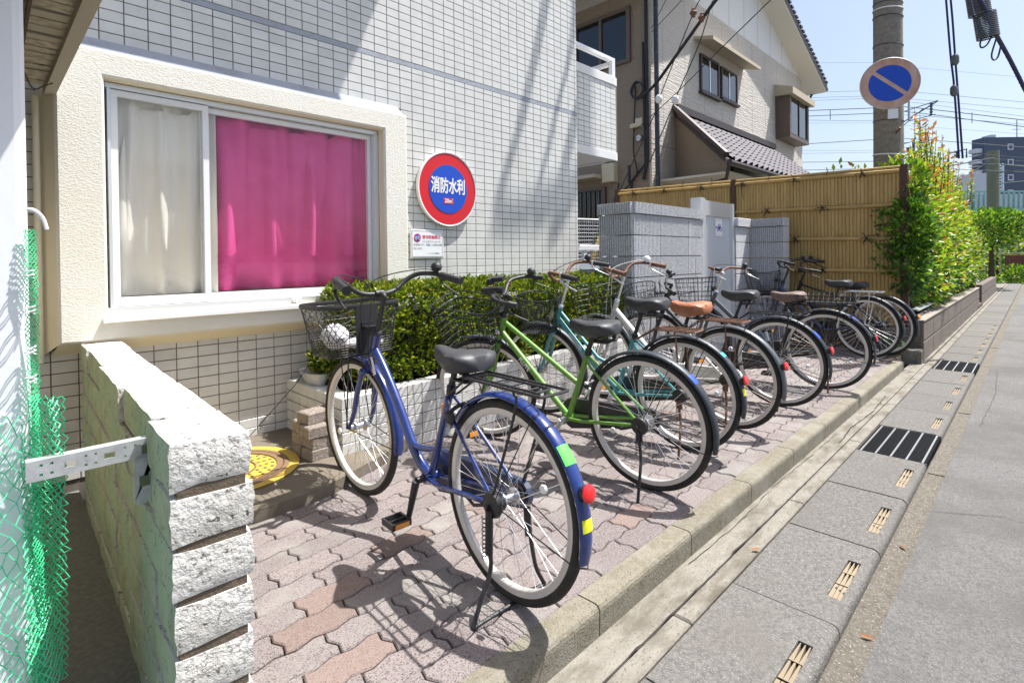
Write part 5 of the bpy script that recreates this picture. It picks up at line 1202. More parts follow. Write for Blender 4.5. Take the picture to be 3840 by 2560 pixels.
def make_bike(label, x, y, ang, lean=.03, paint='paint_black', frame='cross', steer=0, bar='city', barm='plastic', gripm='plastic', barz=.975, basket=None, fend='fender_dark', fend_f=None, saddle=('saddle', .80, 1.0), rack=None, rackm='plastic', rim='rim', spoke='spoke', stand='side', reflector='red_lens', bell='plastic', case='plastic', stickers=(), text=None, crank=-70, tube_r=.0165, lamp=False, forkm=None, seatx=.275, extra=None):
    t = thing('bicycle', label, 'bicycle', (x, y, 0), (-lean, 0, radians(ang)), 'bicycles parked in a row on the brick pavement')
    t.rotation_mode = 'XYZ'
    forkm = forkm or paint; fend_f = fend_f or fend
    HB, HT = Vector((.950, 0, .655)), Vector((.898, 0, .785)); BB = Vector((.46, 0, .27)); ST = Vector((.318, 0, .64))
    axs = (HT-HB).normalized(); SM = Matrix.Translation(HB) @ Matrix.Rotation(radians(steer), 4, axs) @ Matrix.Translation(-HB)
    def T(mb, nm, m, par=t, **k): return mb.obj(nm, m, par, **k)
    # wheels
    meshes = wheel_meshes(rim, spoke)
    for k, M in enumerate((Matrix.Translation((0, 0, WR)), SM @ Matrix.Translation((WB, 0, WR)))):
        w = ob('wheel', meshes[0], t, mw=M @ Matrix.Rotation(random.uniform(0, 6), 4, 'Y'))
        ob('tyre', meshes[1], w); ob('spokes', meshes[2], w); ob('hub', meshes[3], w)
        b = MB(); b.M = Matrix.Translation((.17, .006, .10)); b.lathe([(.0005, -.005), (.013, -.005), (.015, 0), (.013, .005), (.0005, .005)], 12, ax='y'); b.obj('spoke_reflector', 'clear_lens', w)
    # frame
    b = MB(); b.tube([HB-axs*.012, HB, HT, HT+axs*.01], [.019, .0195, .0195, .021], 12)
    b.tube([BB, ST+(ST-BB).normalized()*.02], .0150, 10)
    b.tube([BB+Vector((0, -.036, 0)), BB+Vector((0, .036, 0))], .021, 12)
    if frame == 'loop':
        b.tube(bez([(.925, 0, .725), (.845, 0, .655), (.766, 0, .572), (.695, 0, .487), (.636, 0, .408), (.575, 0, .335), (.515, 0, .290), (.46, 0, .270)], 6), .0205, 14)
        b.tube(bez([(.625, 0, .385), (.57, 0, .362), (.50, 0, .368), (.425, 0, .385)], 5), .012, 10)
    elif frame == 'cross':
        b.tube([(.908, 0, .762), (.386, 0, .460)], tube_r-.003, 12); b.tube([(.932, 0, .700), (.465, 0, .275)], tube_r, 12)
    elif frame == 'v':
        b.tube([(.925, 0, .715), (.62, 0, .41), (.455, 0, .285)], tube_r, 12); b.tube([(.906, 0, .765), (.60, 0, .47), (.400, 0, .40)], tube_r-.004, 10)
    elif frame == 'straight':
        b.tube([(.922, 0, .728), (.465, 0, .285)], tube_r+.006, 14)
    else:
        b.tube([(.906, 0, .765), (.33, 0, .60)], tube_r-.003, 12); b.tube([(.932, 0, .70), (.47, 0, .275)], tube_r, 12)
    for sy in (1, -1):
        b.tube([(.45, .028*sy, .27), (.36, .042*sy, .277), (0, .060*sy, WR)], .0095, 8)
        b.tube([(.325, .014*sy, .615), (.285, .034*sy, .57), (0, .060*sy, WR+.004)], .0075, 8)
        b.box(-.014, .020, .058*sy-.003, .058*sy+.003, WR-.02, WR+.018)
    fr = T(b, 'frame', paint)
    MB().tube([(ST.x, 0, .625), (ST.x-.006, 0, .655)], .0185, 12).obj('seat_clamp', 'darkwire', t)
    # seat post + saddle
    sm, sz, sw = saddle; d_ = (ST-BB).normalized(); top = ST+d_*((sz-.055-ST.z)/d_.z)
    T(MB().tube([ST, top], .0125, 10), 'seat_post', 'plastic' if sm != 'rust' else 'rust')
    sx = seatx
    sec = [(-.138, .030, .022, -.016), (-.128, .068, .040, -.002), (-.098, .098*sw, .058, .006), (-.05, .102*sw, .064, .004), (-.01, .084, .066, -.003), (.03, .056, .066, -.007), (.07, .038, .062, -.005), (.105, .030, .054, .002), (.132, .023, .044, .008), (.146, .012, .026, .006)]
    if sm == 'brown_leather': sec = [(a, w_*1.08+.004, h*1.15, z) for a, w_, h, z in sec]
    rings = []
    for a, w_, h, z in sec:
        R = []
        for q in range(18):
            th = 2*pi*q/18; cy_, sy_ = cos(th), sin(th)
            yy = w_*abs(cy_)**.8*(1 if cy_ > 0 else -1); zz = (h*.45*abs(sy_)**.7 if sy_ > 0 else -h*.9*abs(sy_)**.6)
            if sy_ > 0: zz -= .006*(1-abs(cy_))*(1 if abs(a) < .1 else 0)
            if sm == 'brown_leather': zz += .004*sin(q*2.7+a*70); yy += .003*sin(q*3.1+a*90)
            R.append((sx+a, yy, sz+z+zz-.012))
        rings.append(R)
    T(MB().loft(rings), 'saddle', sm)
    b = MB()
    for sy in (1, -1): b.tube([(sx-.10, .03*sy, sz-.045), (sx-.03, .022*sy, sz-.06), (sx+.04, .02*sy, sz-.06), (sx+.11, .008*sy, sz-.035)], .0035, 5)
    for sy in (1, -1): b.tube([(sx-.085+.011*cos(k*1.1)*1, .05*sy+.011*sin(k*1.1), sz-.085+k*.0022) for k in range(26)], .0028, 4)
    b.tube([(sx-.03, 0, sz-.075), (sx-.03, 0, sz-.05)], .02, 8); b.box(sx-.10, sx-.02, -.05, .05, sz-.092, sz-.086)
    T(b, 'saddle_springs', 'darkwire')
    # fork
    b = MB(); b.tube([HB-axs*.03, HB-axs*.008], .024, 10); b.box(HB.x-.012, HB.x+.022, -.052, .052, HB.z-.045, HB.z-.022)
    for sy in (1, -1): b.tube(bez([(HB.x+.006, .046*sy, HB.z-.03), (1.005, .049*sy, .52), (1.035, .052*sy, .425), (1.065, .055*sy, .365), (WB, .056*sy, WR)], 4), [.0135]*8+[.012]*4+[.009]*4+[.008], 9)
    b.M = None
    def steerf(mb):
        mb.v = [tuple(SM @ Vector(v)) for v in mb.v]; return mb
    T(steerf(b), 'fork', forkm)
    # fenders
    def fender(cx, a0, a1, m, r=.347, w=.026, flap=None):
        b = MB(); n = 30; rings = []
        for i in range(n+1):
            a = radians(a0+(a1-a0)*i/n); R = []
            ww = w*(1 if 0 < i < n else .8)
            for q in range(9):
                th = -pi/2+pi*q/8; rr = r+.013*(cos(th)-.55); R.append((cx+rr*cos(a), ww*sin(th), WR+rr*sin(a)))
            for q in range(8, -1, -1):
                th = -pi/2+pi*q/8; rr = r-.002+.013*(cos(th)-.55); R.append((cx+rr*cos(a), (ww-.001)*sin(th), WR+rr*sin(a)))
            rings.append(R)
        b.loft(rings); return b
    T(fender(0, 28, 193 if not stickers or 'short' not in stickers else 190, fend), 'rear_fender', fend)
    ff = steerf(fender(WB, 78, 190, fend_f)); T(ff, 'front_fender', fend_f)
    b = MB()
    for sy in (1, -1):
        b.tube([(0, .063*sy, WR), (-.325, .028*sy, WR-.075-.01)], .0022, 5); b.tube([(0, .063*sy, WR), (-.16, .03*sy, WR+.318)], .0022, 5)
    b.tube([(-.325, .028, WR-.085), (-.345, 0, WR-.088), (-.325, -.028, WR-.085)], .0022, 5); T(b, 'fender_stay', 'darkwire')
    b = MB()
    for sy in (1, -1): b.tube([(WB, .06*sy, WR), (WB-.33, .028*sy, WR-.03)], .0022, 5); b.tube([(WB, .06*sy, WR), (WB+.06, .05*sy, WR+.33), (1.06, .05*sy, .69)], .003, 5)
    T(steerf(b), 'front_stay', 'darkwire')
    # stem, bar, grips, levers
    ct = HT+axs*((barz-HT.z)/axs.z); cl = ct+Vector((.045, 0, .004))
    b = MB(); b.tube([HT, ct-axs*.02], .0125, 10); b.tube(bez([ct-axs*.035, ct-axs*.005, cl], 4), .0135, 10); b.tube([cl+Vector((0, -.02, 0)), cl+Vector((0, .02, 0))], .018, 12)
    b.lathe([(.021, 0), (.026, .004), (.026, .014), (.020, .022), (.014, .03)], 16, c=(HT.x, 0, HT.z+.002)); T(steerf(b), 'stem', 'plastic' if barm != 'rust' else 'chrome')
    b = MB(); half = dict(
        city=[(0, 0, 0), (.006, .05, 0), (.012, .10, .014), (.012, .155, .052), (-.012, .205, .078), (-.058, .243, .080), (-.11, .262, .072), (-.235, .285, .044)],
        rise=[(0, 0, 0), (.0, .05, .004), (.004, .11, .028), (-.002, .17, .046), (-.03, .23, .046), (-.075, .272, .040), (-.13, .29, .030), (-.175, .297, .022)],
        flat=[(0, 0, 0), (0, .08, .002), (-.004, .15, .006), (-.02, .21, .008), (-.04, .26, .006), (-.062, .31, .002)])[bar]
    path = [(cl.x+p[0], -p[1], cl.z+p[2]) for p in half[::-1]] + [(cl.x+p[0], p[1], cl.z+p[2]) for p in half[1:]]
    pth = bez(path, 5); b.tube(pth, .0112, 12); hbo = T(steerf(b), 'handlebar', barm)
    ncut = 4 if bar == 'city' else 5
    for sy in (0, 1):
        gp_ = pth[:ncut+1] if sy == 0 else pth[-ncut-1:][::-1]
        gp_ = [gp_[0]+(gp_[0]-gp_[1])*.15] + gp_
        # even points with ribs
        P_ = []; rs = []; N = 22
        for i in range(N+1):
            f_ = i/N*(len(gp_)-1); k = min(int(f_), len(gp_)-2); P_.append(gp_[k].lerp(gp_[k+1], f_-k)); rs.append(.0165+(.0012 if i % 2 else 0) if 1 < i < N-2 else (.0185 if i >= N-2 or i <= 1 else .0165))
        T(steerf(MB().tube(P_, rs, 12)), 'grip', gripm, hbo)
        e = gp_[-1]; sgn = 1 if e.y > 0 else -1; dr_ = (gp_[1]-gp_[-1]).normalized()
        l = MB(); l.tube([e-dr_*.012, e+dr_*.012], .0165, 10); l.box(e.x-.012, e.x+.014, e.y-.010, e.y+.010, e.z-.024, e.z-.008)
        o1 = e+Vector((.016, 0, -.022)); l.tube(bez([o1, o1+dr_*.03+Vector((.018, .004*sgn, -.012)), o1+dr_*.09+Vector((.022, .004*sgn, -.030)), o1+dr_*.135+Vector((.012, 0, -.045))], 4), [.0075]*4+[.0065]*6+[.0055]*3, 8, flat=.6)
        T(steerf(l), 'brake_lever', 'chrome' if barm == 'rust' else 'plastic', hbo)
    # bell at right side of the bar
    e = pth[ncut+2] if bar != 'flat' else pth[8]
    bl_ = MB(); bl_.lathe([(.0005, .034), (.014, .032), (.023, .024), (.027, .012), (.028, .006), (.024, .004), (.022, .0), (.024, -.004), (.010, -.01), (.008, -.02)], 20, c=(e.x, e.y, e.z+.024)); T(steerf(bl_), 'bell', bell, hbo)
    # cables
    b = MB(); g0, g1 = pth[ncut], pth[-ncut-1]
    b.tube(bez([g0+Vector((.02, 0, -.015)), g0+Vector((.06, .05, .035)), (cl.x+.05, -.02, cl.z+.065), (cl.x+.055, .06, cl.z-.04), (HB.x+.035, .03, HB.z+.04), (HB.x+.03, .02, HB.z-.03)], 6), .0028, 6)
    b.tube(bez([g1+Vector((.02, 0, -.015)), g1+Vector((.07, -.05, .03)), (cl.x+.06, .01, cl.z+.02), (HT.x+.035, .028, HT.z-.06), (.90, .02, .62)], 6), .0028, 6)
    T(steerf(b), 'brake_cable', 'paint_white' if barm == 'rust' and paint == 'paint_white' else 'plastic')
    # front brake
    b = MB(); b.box(HB.x+.018, HB.x+.040, -.016, .016, HB.z-.05, HB.z-.02)
    for sy in (1, -1): b.tube([(HB.x+.035, .004*sy, HB.z-.03), (HB.x+.05, .034*sy, HB.z-.045), (HB.x+.055, .033*sy, HB.z-.085)], .006, 6)
    T(steerf(b), 'front_brake', 'darkwire' if paint != 'paint_green' else 'chrome')
    # dynamo hub / lamp
    if lamp:
        b = MB(); b.lathe([(.012, -.038), (.038, -.034), (.042, -.02), (.042, .02), (.038, .034), (.012, .038)], 24, c=(WB, 0, WR), ax='y'); T(steerf(b), 'hub_dynamo', 'chrome')
        b = MB(); b.tube([(1.10, -.085, .50), (1.04, -.085, .50)], [.034, .026], 14); T(steerf(b), 'lamp', 'plastic')
    # chain case, cranks
    b = MB(); poly = arc((BB.x, BB.z), .088, -75, 100, 9)+arc((0, WR), .048, 95, 265, 7); poly = [(p[0], p[2]) for p in poly]
    b.prism(poly, -.075, -.052, ax='y', b=0); b2 = b
    T(b2, 'chain_case', case)
    b = MB(); ck = radians(crank); e = (BB.x+.165*cos(ck), .075, BB.z+.165*sin(ck)); e2 = (BB.x-.165*cos(ck), -.098, BB.z-.165*sin(ck))
    cm_ = 'plastic' if paint in ('paint_blue', 'paint_black', 'paint_navy') else 'steel'
    b.tube([(BB.x, .036, BB.z), (BB.x, .068, BB.z)], .014, 10); b.tube([(BB.x, .070, BB.z), e], [.016, .011], 8); c1 = T(b, 'crank', cm_); c2 = T(MB().tube([(BB.x, -.09, BB.z), e2], [.014, .011], 8), 'crank', cm_)
    for q, sy, cr_ in ((e, 1, c1), (e2, -1, c2)):
        b = MB(); b.box(q[0]-.042, q[0]+.042, q[1]+.012*sy, q[1]+.020*sy, q[2]-.012, q[2]+.012); b.box(q[0]-.042, q[0]+.042, q[1]+.088*sy, q[1]+.096*sy, q[2]-.012, q[2]+.012)
        y0_, y1_ = sorted((q[1]+.020*sy, q[1]+.088*sy))
        for xx in (-.042, -.010, .034): b.box(q[0]+xx, q[0]+xx+.008, y0_, y1_, q[2]-.012, q[2]+.012)
        pe = b.obj('pedal', 'plastic', cr_)
        for xx in (-.046, .0425): MB().box(q[0]+xx, q[0]+xx+.0035, y0_+.004, y1_-.004, q[2]-.009, q[2]+.009).obj('pedal_reflector', 'orange_lens', cr_)
    # rear brake drum and stand
    b = MB(); b.lathe([(.0005, .052), (.040, .054), (.044, .062), (.040, .074), (.015, .080), (.0005, .081)], 24, c=(0, 0, WR), ax='y'); b.tube([(0, .065, WR), (.10, .065, WR-.035), (.16, .05, WR-.03)], .006, 6); b.tube([(0, .05, WR), (0, .095, WR)], .007, 8); T(b, 'rear_brake', 'plastic')
    b = MB(); b.tube([(0, -.05, WR), (0, -.092, WR)], .007, 8); b.lathe([(.03, -.045), (.034, -.048), (.03, -.052)], 20, c=(0, 0, WR), ax='y'); T(b, 'sprocket', 'rust')
    if stand == 'double':
        b = MB()
        for sy, yf, xf in ((1, .185, -.045), (-1, -.135, -.035)):
            b.tube([(-.004, .082*sy, WR-.01), (-.008, .088*sy, WR-.15)], .013, 6); b.tube(bez([(-.006, .088*sy, WR-.10), (-.02, .092*sy, .14), (-.03, abs(yf)*.75*sy, .07), (xf, yf, .004)], 4), .0072, 8)
            b.tube([(.008+.007*cos(k*1.3), .096*sy+.007*sin(k*1.3), WR-.03-k*.0028) for k in range(50)], .0018, 4)
        b.tube([(-.045, .185, .003), (-.035, -.135, .003)], .007, 8); T(b, 'double_stand', 'darkwire')
    else:
        b = MB(); b.box(-.018, .014, .070, .078, WR-.07, WR+.015); b.tube(bez([(0, .080, WR-.02), (-.015, .09, WR-.14), (-.03, .13, .13), (-.035, .175, .003-.175*math.tan(lean)*1.0)], 4), .0075, 8)
        b.tube([(.006+.006*cos(k*1.3), .088+.006*sin(k*1.3), WR-.04-k*.0026) for k in range(42)], .0017, 4); T(b, 'side_stand', 'rust' if 'rust' in (barm, spoke) or spoke == 'spoke_rust' else 'darkwire')
    # rear reflector on the fender
    if reflector:
        a = radians(160); c = Vector((-.365*cos(radians(20)), 0, WR+.365*sin(radians(20)))); b = MB(); b.tube([c+Vector((.015, 0, 0)), c+Vector((-.008, 0, .004))], [.018, .027], 16); rf_ = T(b, 'reflector', 'plastic')
        b = MB(); b.tube([c+Vector((-.0085, 0, .004)), c+Vector((-.014, 0, .005)), c+Vector((-.018, 0, .006))], [.0265, .026, .019], 18); b.obj('red_lens', reflector, rf_)
    for s_ in stickers:
        if s_ == 'short': continue
        m, a0, a1, w_ = s_; b = MB(); n = 6; V = []; Q = 6
        for i in range(n+1):
            a = radians(a0+(a1-a0)*i/n)
            for q in range(Q+1):
                th = -w_+2*w_*q/Q; rr = .3476+.013*(cos(th)-.55); V.append((rr*cos(a), .0265*sin(th), WR+rr*sin(a)))
        b.add(V, [(i*(Q+1)+q, i*(Q+1)+q+1, (i+1)*(Q+1)+q+1, (i+1)*(Q+1)+q) for i in range(n) for q in range(Q)], smooth=True); T(b, 'sticker', m)
    # rack
    if rack:
        b = MB(); z = rack[1]; x0, x1 = rack[2], rack[3]; hw = .062
        def loop(x0, x1, w, z0, z1, r): b.tube(bez([(x1, 0, z1), (x1, w*.7, z1), (x1-.02, w, z1), ((x0+x1)/2, w, (z0+z1)/2), (x0+.02, w, z0), (x0, w*.7, z0), (x0, -w*.7, z0), (x0+.02, -w, z0), ((x0+x1)/2, -w, (z0+z1)/2), (x1-.02, -w, z1), (x1, -w*.7, z1), (x1, 0, z1)], 3), r, 6)
        loop(x0, x1, hw, z, z, .005)
        if rack[0] == 'platform':
            loop(x0+.05, x1-.03, hw*.55, z, z, .0045)
            for q in (x0+.10, x0+.18, x0+.26): b.tube([(q, -hw, z-.004), (q, hw, z-.004)], .0035, 5)
            b.tube(bez([(x1, .04, z), (x1+.04, .03, z-.03), (.31, .02, .62)], 4), .0045, 5); b.tube(bez([(x1, -.04, z), (x1+.04, -.03, z-.03), (.31, -.02, .62)], 4), .0045, 5)
        elif rack[0] == 'basket':
            for dz in (.03, .065): loop(x0-.01, x1, hw+.05+dz*.3, z+dz, z+dz, .004)
            for k in range(11):
                xx = x0+.01+(x1-x0-.03)*k/10; b.tube([(xx, -hw-.065, z+.066), (xx, -hw, z), (xx, hw, z), (xx, hw+.065, z+.066)], .0028, 5)
            for q in range(5): b.tube([(x0, -hw+.03*q, z), (x1, -hw+.03*q, z)], .0028, 5)
            b.tube([(x0, hw, z-.02), (x1+.05, hw, z-.02), (.31, .02, .62)], .008, 6)
        else:
            for q in (-.02, .02): b.tube([(x0, q, z), (x1, q, z)], .004, 5)
            b.tube([(x1, .04, z), (.31, .02, .62)], .0045, 5); b.tube([(x1, -.04, z), (.31, -.02, .62)], .0045, 5)
        for sy in (1, -1): b.tube(bez([(x0+.12, hw*sy, z-.005), (x0+.11, .064*sy, z-.06), (0.0, .066*sy, WR+.02)], 4), .005, 6)
        T(b, 'rack', rackm)
    # front basket
    if basket:
        kind, xb, xl, w_, z0, z1, bm = basket[:7]
        n_u = {'lattice': 44, 'wire': 30, 'mesh': 60, 'thin': 30, 'wavy': 26}[kind]
        taper = .80 if kind != 'mesh' else .84; dipd = {'wire': .075, 'mesh': .035, 'wavy': .03, 'lattice': 0, 'thin': 0}[kind]
        ex = 2/ (5 if kind in ('lattice', 'wire', 'thin') else 2.6)
        def Pf(u, v, off=0):   # u 0..1 around, v 0..1 height
            a = 2*pi*u; s_ = taper+(1-taper)*v; c_, q_ = cos(a), sin(a)
            xx = (abs(c_)**ex)*(1 if c_ > 0 else -1); yy = (abs(q_)**ex)*(1 if q_ > 0 else -1)
            zt = z1+dipd*(xx-1)*.5*-1*(-1 if kind == 'mesh' else 1)*(1 if kind != 'wire' else 1)
            if kind == 'wire': zt = z1+.03-dipd*(.5-.5*xx) if xx < .3 else z1+.01
            return Vector((xb+xl/2+(xl/2)*s_*xx+(1-v)*-.015, (w_/2)*s_*yy, z0+(zt-z0)*v))
        b = MB(); nv = {'lattice': 16, 'wire': 8, 'mesh': 22, 'thin': 11, 'wavy': 6}[kind]; tr_ = {'lattice': .0016, 'wire': .0025, 'mesh': .0015, 'thin': .0015, 'wavy': .0024}[kind]
        if kind == 'lattice':
            k_ = .30
            for i in range(n_u):    # lower grid verticals and full-height ribs, upper diagonals
                b.tube([Pf(i/n_u, 0), Pf(i/n_u, k_)], tr_, 4)
                if i % 3 == 0: b.tube([Pf(i/n_u, k_), Pf(i/n_u, .97)], tr_, 4)
                if i % 2 == 0:
                    for sg in (1, -1): b.tube([Pf((i+sg*t_*7/6)/n_u, k_+(.97-k_)*t_/6) for t_ in range(7)], tr_*1.15, 4)
            for j in range(7): b.tube([Pf(i/60, k_*j/6) for i in range(60)], tr_*.9, 4, closed=True)
            b.tube([Pf(i/60, .62) for i in range(60)], tr_*.9, 4, closed=True)
            for i in range(13): yy = -w_*taper/2*.94+w_*taper*.94*i/12; b.tube([(xb+.035, yy, z0), (xb+xl-.06, yy, z0)], tr_, 4)
            b.tube([Pf(i/60, 0) for i in range(60)], .004, 6, closed=True)
            b.tube([Pf(i/60, .985) for i in range(60)], [.007]*60, 6, closed=True, flat=1.7)
            b.box(xb-.006, xb+.004, -.055, .055, z0+.01, z1-.005)
        else:
            for i in range(n_u): b.tube([Pf(i/n_u, 0), Pf(i/n_u, .5), Pf(i/n_u, 1)], tr_, 4 if kind != 'mesh' else 3)
            for j in range(nv+1): b.tube([Pf(i/48, j/nv) for i in range(48)], tr_, 4 if kind != 'mesh' else 3, closed=True)
            nb_ = 9 if kind != 'mesh' else 22
            for i in range(nb_+1):
                q = -.94+1.88*i/nb_; hx_ = (1-abs(q)**5)**.2
                b.tube([(xb+xl/2-.015+xl/2*taper*hx_*k2, w_/2*taper*q, z0) for k2 in (-1, 1)], tr_, 4); b.tube([(xb+xl/2-.015+xl/2*taper*q, w_/2*taper*hx_*k2, z0) for k2 in (-1, 1)], tr_, 4)
            b.tube([Pf(i/48, 1) for i in range(48)], .0042, 6, closed=True)
            if kind == 'wire': b.tube([Pf(i/48, .86) for i in range(48)], .0032, 6, closed=True)
        T(steerf(b), 'basket', bm)
        b = MB(); b.tube([(WB, .066, WR), (xb+.06, .066, z0), (xb+.02, .05, z0)], .0038, 5); b.tube([(WB, -.066, WR), (xb+.06, -.066, z0), (xb+.02, -.05, z0)], .0038, 5); b.box(HT.x+.01, xb+.004, -.03, .03, HT.z+.035, HT.z+.042); b.box(xb-.012, xb-.006, -.03, .03, HT.z+.02, HT.z+.06)
        T(steerf(b), 'basket_bracket', 'darkwire')
    if text:
        s_, size, col_, p0, p1, rr, bold = text; p0 = Vector(p0); p1 = Vector(p1); ex_ = (p1-p0).normalized(); nrm_ = Vector((0, 1, 0)); ey_ = nrm_.cross(ex_)
        M = Matrix(((ex_.x, ey_.x, nrm_.x, (p0.x+p1.x)/2), (ex_.y, ey_.y, nrm_.y, rr), (ex_.z, ey_.z, nrm_.z, (p0.z+p1.z)/2), (0, 0, 0, 1)))
        text_mesh(s_, size, .0004, col_, bold, parent=t, mw=M, name='frame_lettering')
    if extra: extra(t, steerf, T)
    return t
def x_blue(t, steerf, T):
    b = MB(); b.tube([(.945, .021, .700), (.915, .021, .640)], .0004, 4)
    d0, d1 = Vector((.930, 0, .683)), Vector((.893, 0, .607)); u = (d1-d0).normalized(); n = Vector((0, 1, 0)); w = n.cross(u)
    V = []
    for k in (0, 1):
        for q in range(7):
            th = -.75+1.5*q/6; V.append(tuple((d0 if k == 0 else d1)+n*.0212*cos(th)+w*.0212*sin(th)))
    b = MB(); b.add(V, [(q, q+1, 8+q, 7+q) for q in range(6)], smooth=True); T(b, 'head_sticker', 'paper')
    text_mesh('MADE', .018, .0003, 'sign_red_soft', .0002, parent=t, mw=Matrix(((u.x, w.x, 0, .9115), (0, 0, 1, .0218), (u.z, w.z, 0, .645), (0, 0, 0, 1)))) if False else None
    b = MB()
    for k in range(7): c = d0.lerp(d1, .1+.8*k/6); b.add([tuple(c+n*.0222-w*.007-u*.002), tuple(c+n*.0222+w*.007-u*.002), tuple(c+n*.0222+w*.007+u*.003), tuple(c+n*.0222-w*.007+u*.003)], [(0, 1, 2, 3)], mi=k % 2)
    T(b, 'sticker_print', ['sign_red_soft', 'ink_soft'])
    b = MB(); b.box(.372-.02, .372+.004, .0, .0, .5, .5) if False else None
    tl_ = MB(); c = Vector((.355, .0, .555)); tl_.tube([c+Vector((.016, .004, .02)), c+Vector((.020, .004, -.02))], .0035, 5); T(tl_, 'amber_label', 'orange_lens')
    # rear wheel lock
    b = MB(); b.tube([(.235+.045*cos(a*pi/10)*.5, .050*cos(a*pi/10), .555+.045*sin(a*pi/10)) for a in range(-2, 13)], .008, 8); b.ball((.25, .055, .56), .026, 10, sc=(1, .6, 1)); b.ball((.25, -.055, .55), .022, 10, sc=(1, .6, 1)); T(b, 'wheel_lock', 'plastic')
b1 = make_bike('glossy blue city bicycle nearest the viewer, with a black lattice front basket', 1.245, 1.265, 86.5, .0, 'paint_blue', 'loop', steer=4, bar='city', barz=.975,
    basket=('lattice', .985, .30, .42, .690, .925, 'plastic'), fend='paint_blue', saddle=('saddle', .785, 1.0), seatx=.262, rack=('platform', .72, -.225, .165), stand='double', stickers=(('st_green', 136, 146, 1.1), ('st_yellow', 171, 177, .9)), case='paint_navy', lamp=False, extra=x_blue, crank=-72)
b = MB(); rr_ = random.Random(5)
bagM = Matrix.Translation((1.245, 1.265, 0)) @ Matrix.Rotation(radians(86.5), 4, 'Z')
def bagmesh(c, r, sd):
    r_ = random.Random(sd); m = MB(); rings = []
    for i in range(1, 10):
        th = pi*i/10; rings.append([(c[0]+r[0]*sin(th)*cos(2*pi*k/16)*(1+.12*sin(5*k+i*2.1+sd)), c[1]+r[1]*sin(th)*sin(2*pi*k/16)*(1+.12*cos(4*k+i+sd)), c[2]-r[2]*cos(th)*(1+.1*sin(k*3+sd))) for k in range(16)])
    m.M = bagM; m.loft(rings); return m
tag(bagmesh((1.16, .085, .765), (.075, .06, .060), 1).obj('plastic_bag', 'bag'), 'crumpled white plastic bag lying upright in the black lattice basket', 'bag')
tag(bagmesh((1.13, -.05, .725), (.08, .10, .028), 4).obj('plastic_bag', 'bag'), 'flattened white plastic wrapping at the bottom of the black lattice basket', 'bag')
def x_green(t, steerf, T):
    b = MB(); b.box(.87, .94, -.02, .028, 1.01, 1.035); b.box(.935, .965, -.035, .04, .995, 1.03); T(steerf(b), 'phone_mount', 'plastic')
    b = MB(); b.box(.88, .985, .045, .085, .955, .99); b.tube([(.885, .065, .97), (.86, .065, .97)], .02, 10); T(steerf(b), 'front_light', 'plastic')
    b = MB(); b.tube([(.95, .018, .705), (.945, .030, .700)], [.02, .014], 10); T(steerf(b), 'silver_bracket', 'chrome')
make_bike('grass green bicycle lettered FLUTE, second in the row, with a wire front basket', 2.305, 1.36, 93, .055, 'paint_green', 'cross', steer=26, bar='rise', barz=.915,
    basket=('wire', .93, .38, .38, .585, .90, 'darkwire'), fend='fender_dark', saddle=('saddle', .795, 1.0), stickers=(('st_blue', 131, 139, .9),), case='plastic', text=('FLUTE', .034, 'paper', (.80, 0, .568), (.70, 0, .479), .0172, .0006), crank=-60, extra=x_green, reflector=None, spoke='spoke', tube_r=.0175, forkm='paint_green')
def x_teal(t, steerf, T):
    b = MB(); b.tube([(.30, .0, .605), (.302, .0, .612)], .02, 8); T(b, 'seat_lug', 'teal_dark')
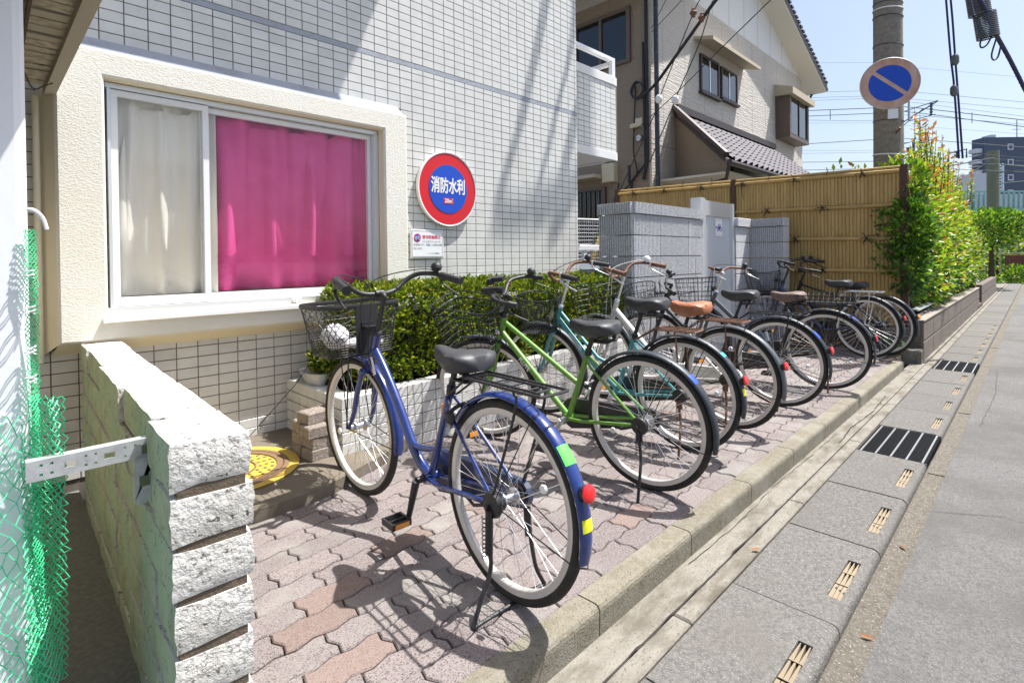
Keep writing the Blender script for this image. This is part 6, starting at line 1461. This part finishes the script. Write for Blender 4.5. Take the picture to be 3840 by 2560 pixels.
make_bike('worn teal bicycle with rusty handlebar and a round black mesh basket, third in the row', 2.93, 1.475, 91, .05, 'paint_teal', 'v', steer=14, bar='city', barm='rust', barz=.985,
    basket=('mesh', .92, .29, .32, .63, .885, 'darkwire'), fend='fender_dark', saddle=('saddle', .87, .95), seatx=.23, stickers=(('st_cyan', 130, 135, .8), ('st_yellow', 166, 172, .8)), case='plastic', text=('DISCOVER', .030, 'paper', (.84, 0, .63), (.70, 0, .496), .0170, .0006), rack=('plain', .705, -.10, .16), rackm='rust', extra=x_teal, spoke='spoke_rust', tube_r=.0175, bell='plastic')
make_bike('white bicycle with rust stains and a round wire basket, its bell white', 3.5, 1.44, 86, .05, 'paint_white', 'straight', steer=4, bar='city', barm='rust', gripm='rust', barz=.985,
    basket=('wavy', .93, .36, .38, .65, .905, 'darkwire'), fend='fender_grey', saddle=('brown_leather', .80, 1.1), case='paint_white', text=('VAGLIO', .045, 'ink', (.84, 0, .635), (.60, 0, .41), .0240, .0012), rack=('plain', .71, -.12, .18), rackm='rust', spoke='spoke_rust', bell='paper', tube_r=.0185, crank=-40)
make_bike('black bicycle with flat bar, fifth in the row, standing behind the brown covered saddle', 4.255, 1.387, 90, .05, 'paint_black', 'diamond', steer=30, bar='flat', barz=.90,
    basket=('wavy', .985, .30, .34, .66, .87, 'darkwire'), fend='fender_dark', saddle=('saddle', .85, .85), stickers=(('st_blue', 134, 143, .9),), rack=('platform', .70, -.20, .20), crank=-30)
make_bike('dark grey bicycle sixth in the row, with a bent wire basket and small round mirror', 5.06, 1.28, 96, .05, 'paint_grey', 'straight', steer=-12, bar='rise', barm='rust', gripm='plastic', barz=.975,
    basket=('wavy', .93, .36, .38, .66, .905, 'darkwire'), fend='fender_dark', saddle=('beige_cover', .80, 1.1), rack=('basket', .735, -.22, .20), rackm='darkwire', stickers=(('st_blue', 118, 132, .5),), spoke='spoke_rust', crank=-100)
make_bike('navy bicycle with swept handlebar and a large rectangular wire basket, second from the far end', 6.88, 1.34, 82, .03, 'paint_navy', 'straight', steer=0, bar='city', barz=.985,
    basket=('thin', .985, .34, .40, .68, .93, 'darkwire'), fend='fender_dark', saddle=('saddle', .83, .95), rack=('platform', .725, -.16, .18), rackm='steel', spoke='spoke', crank=-20)
make_bike('black bicycle without a front basket at the far end of the row', 7.16, 1.245, 77, .05, 'paint_black', 'diamond', steer=25, bar='city', barz=.93, basket=None, fend='fender_dark', saddle=('saddle', .80, .9), reflector='orange_lens', spoke='spoke', crank=-90)
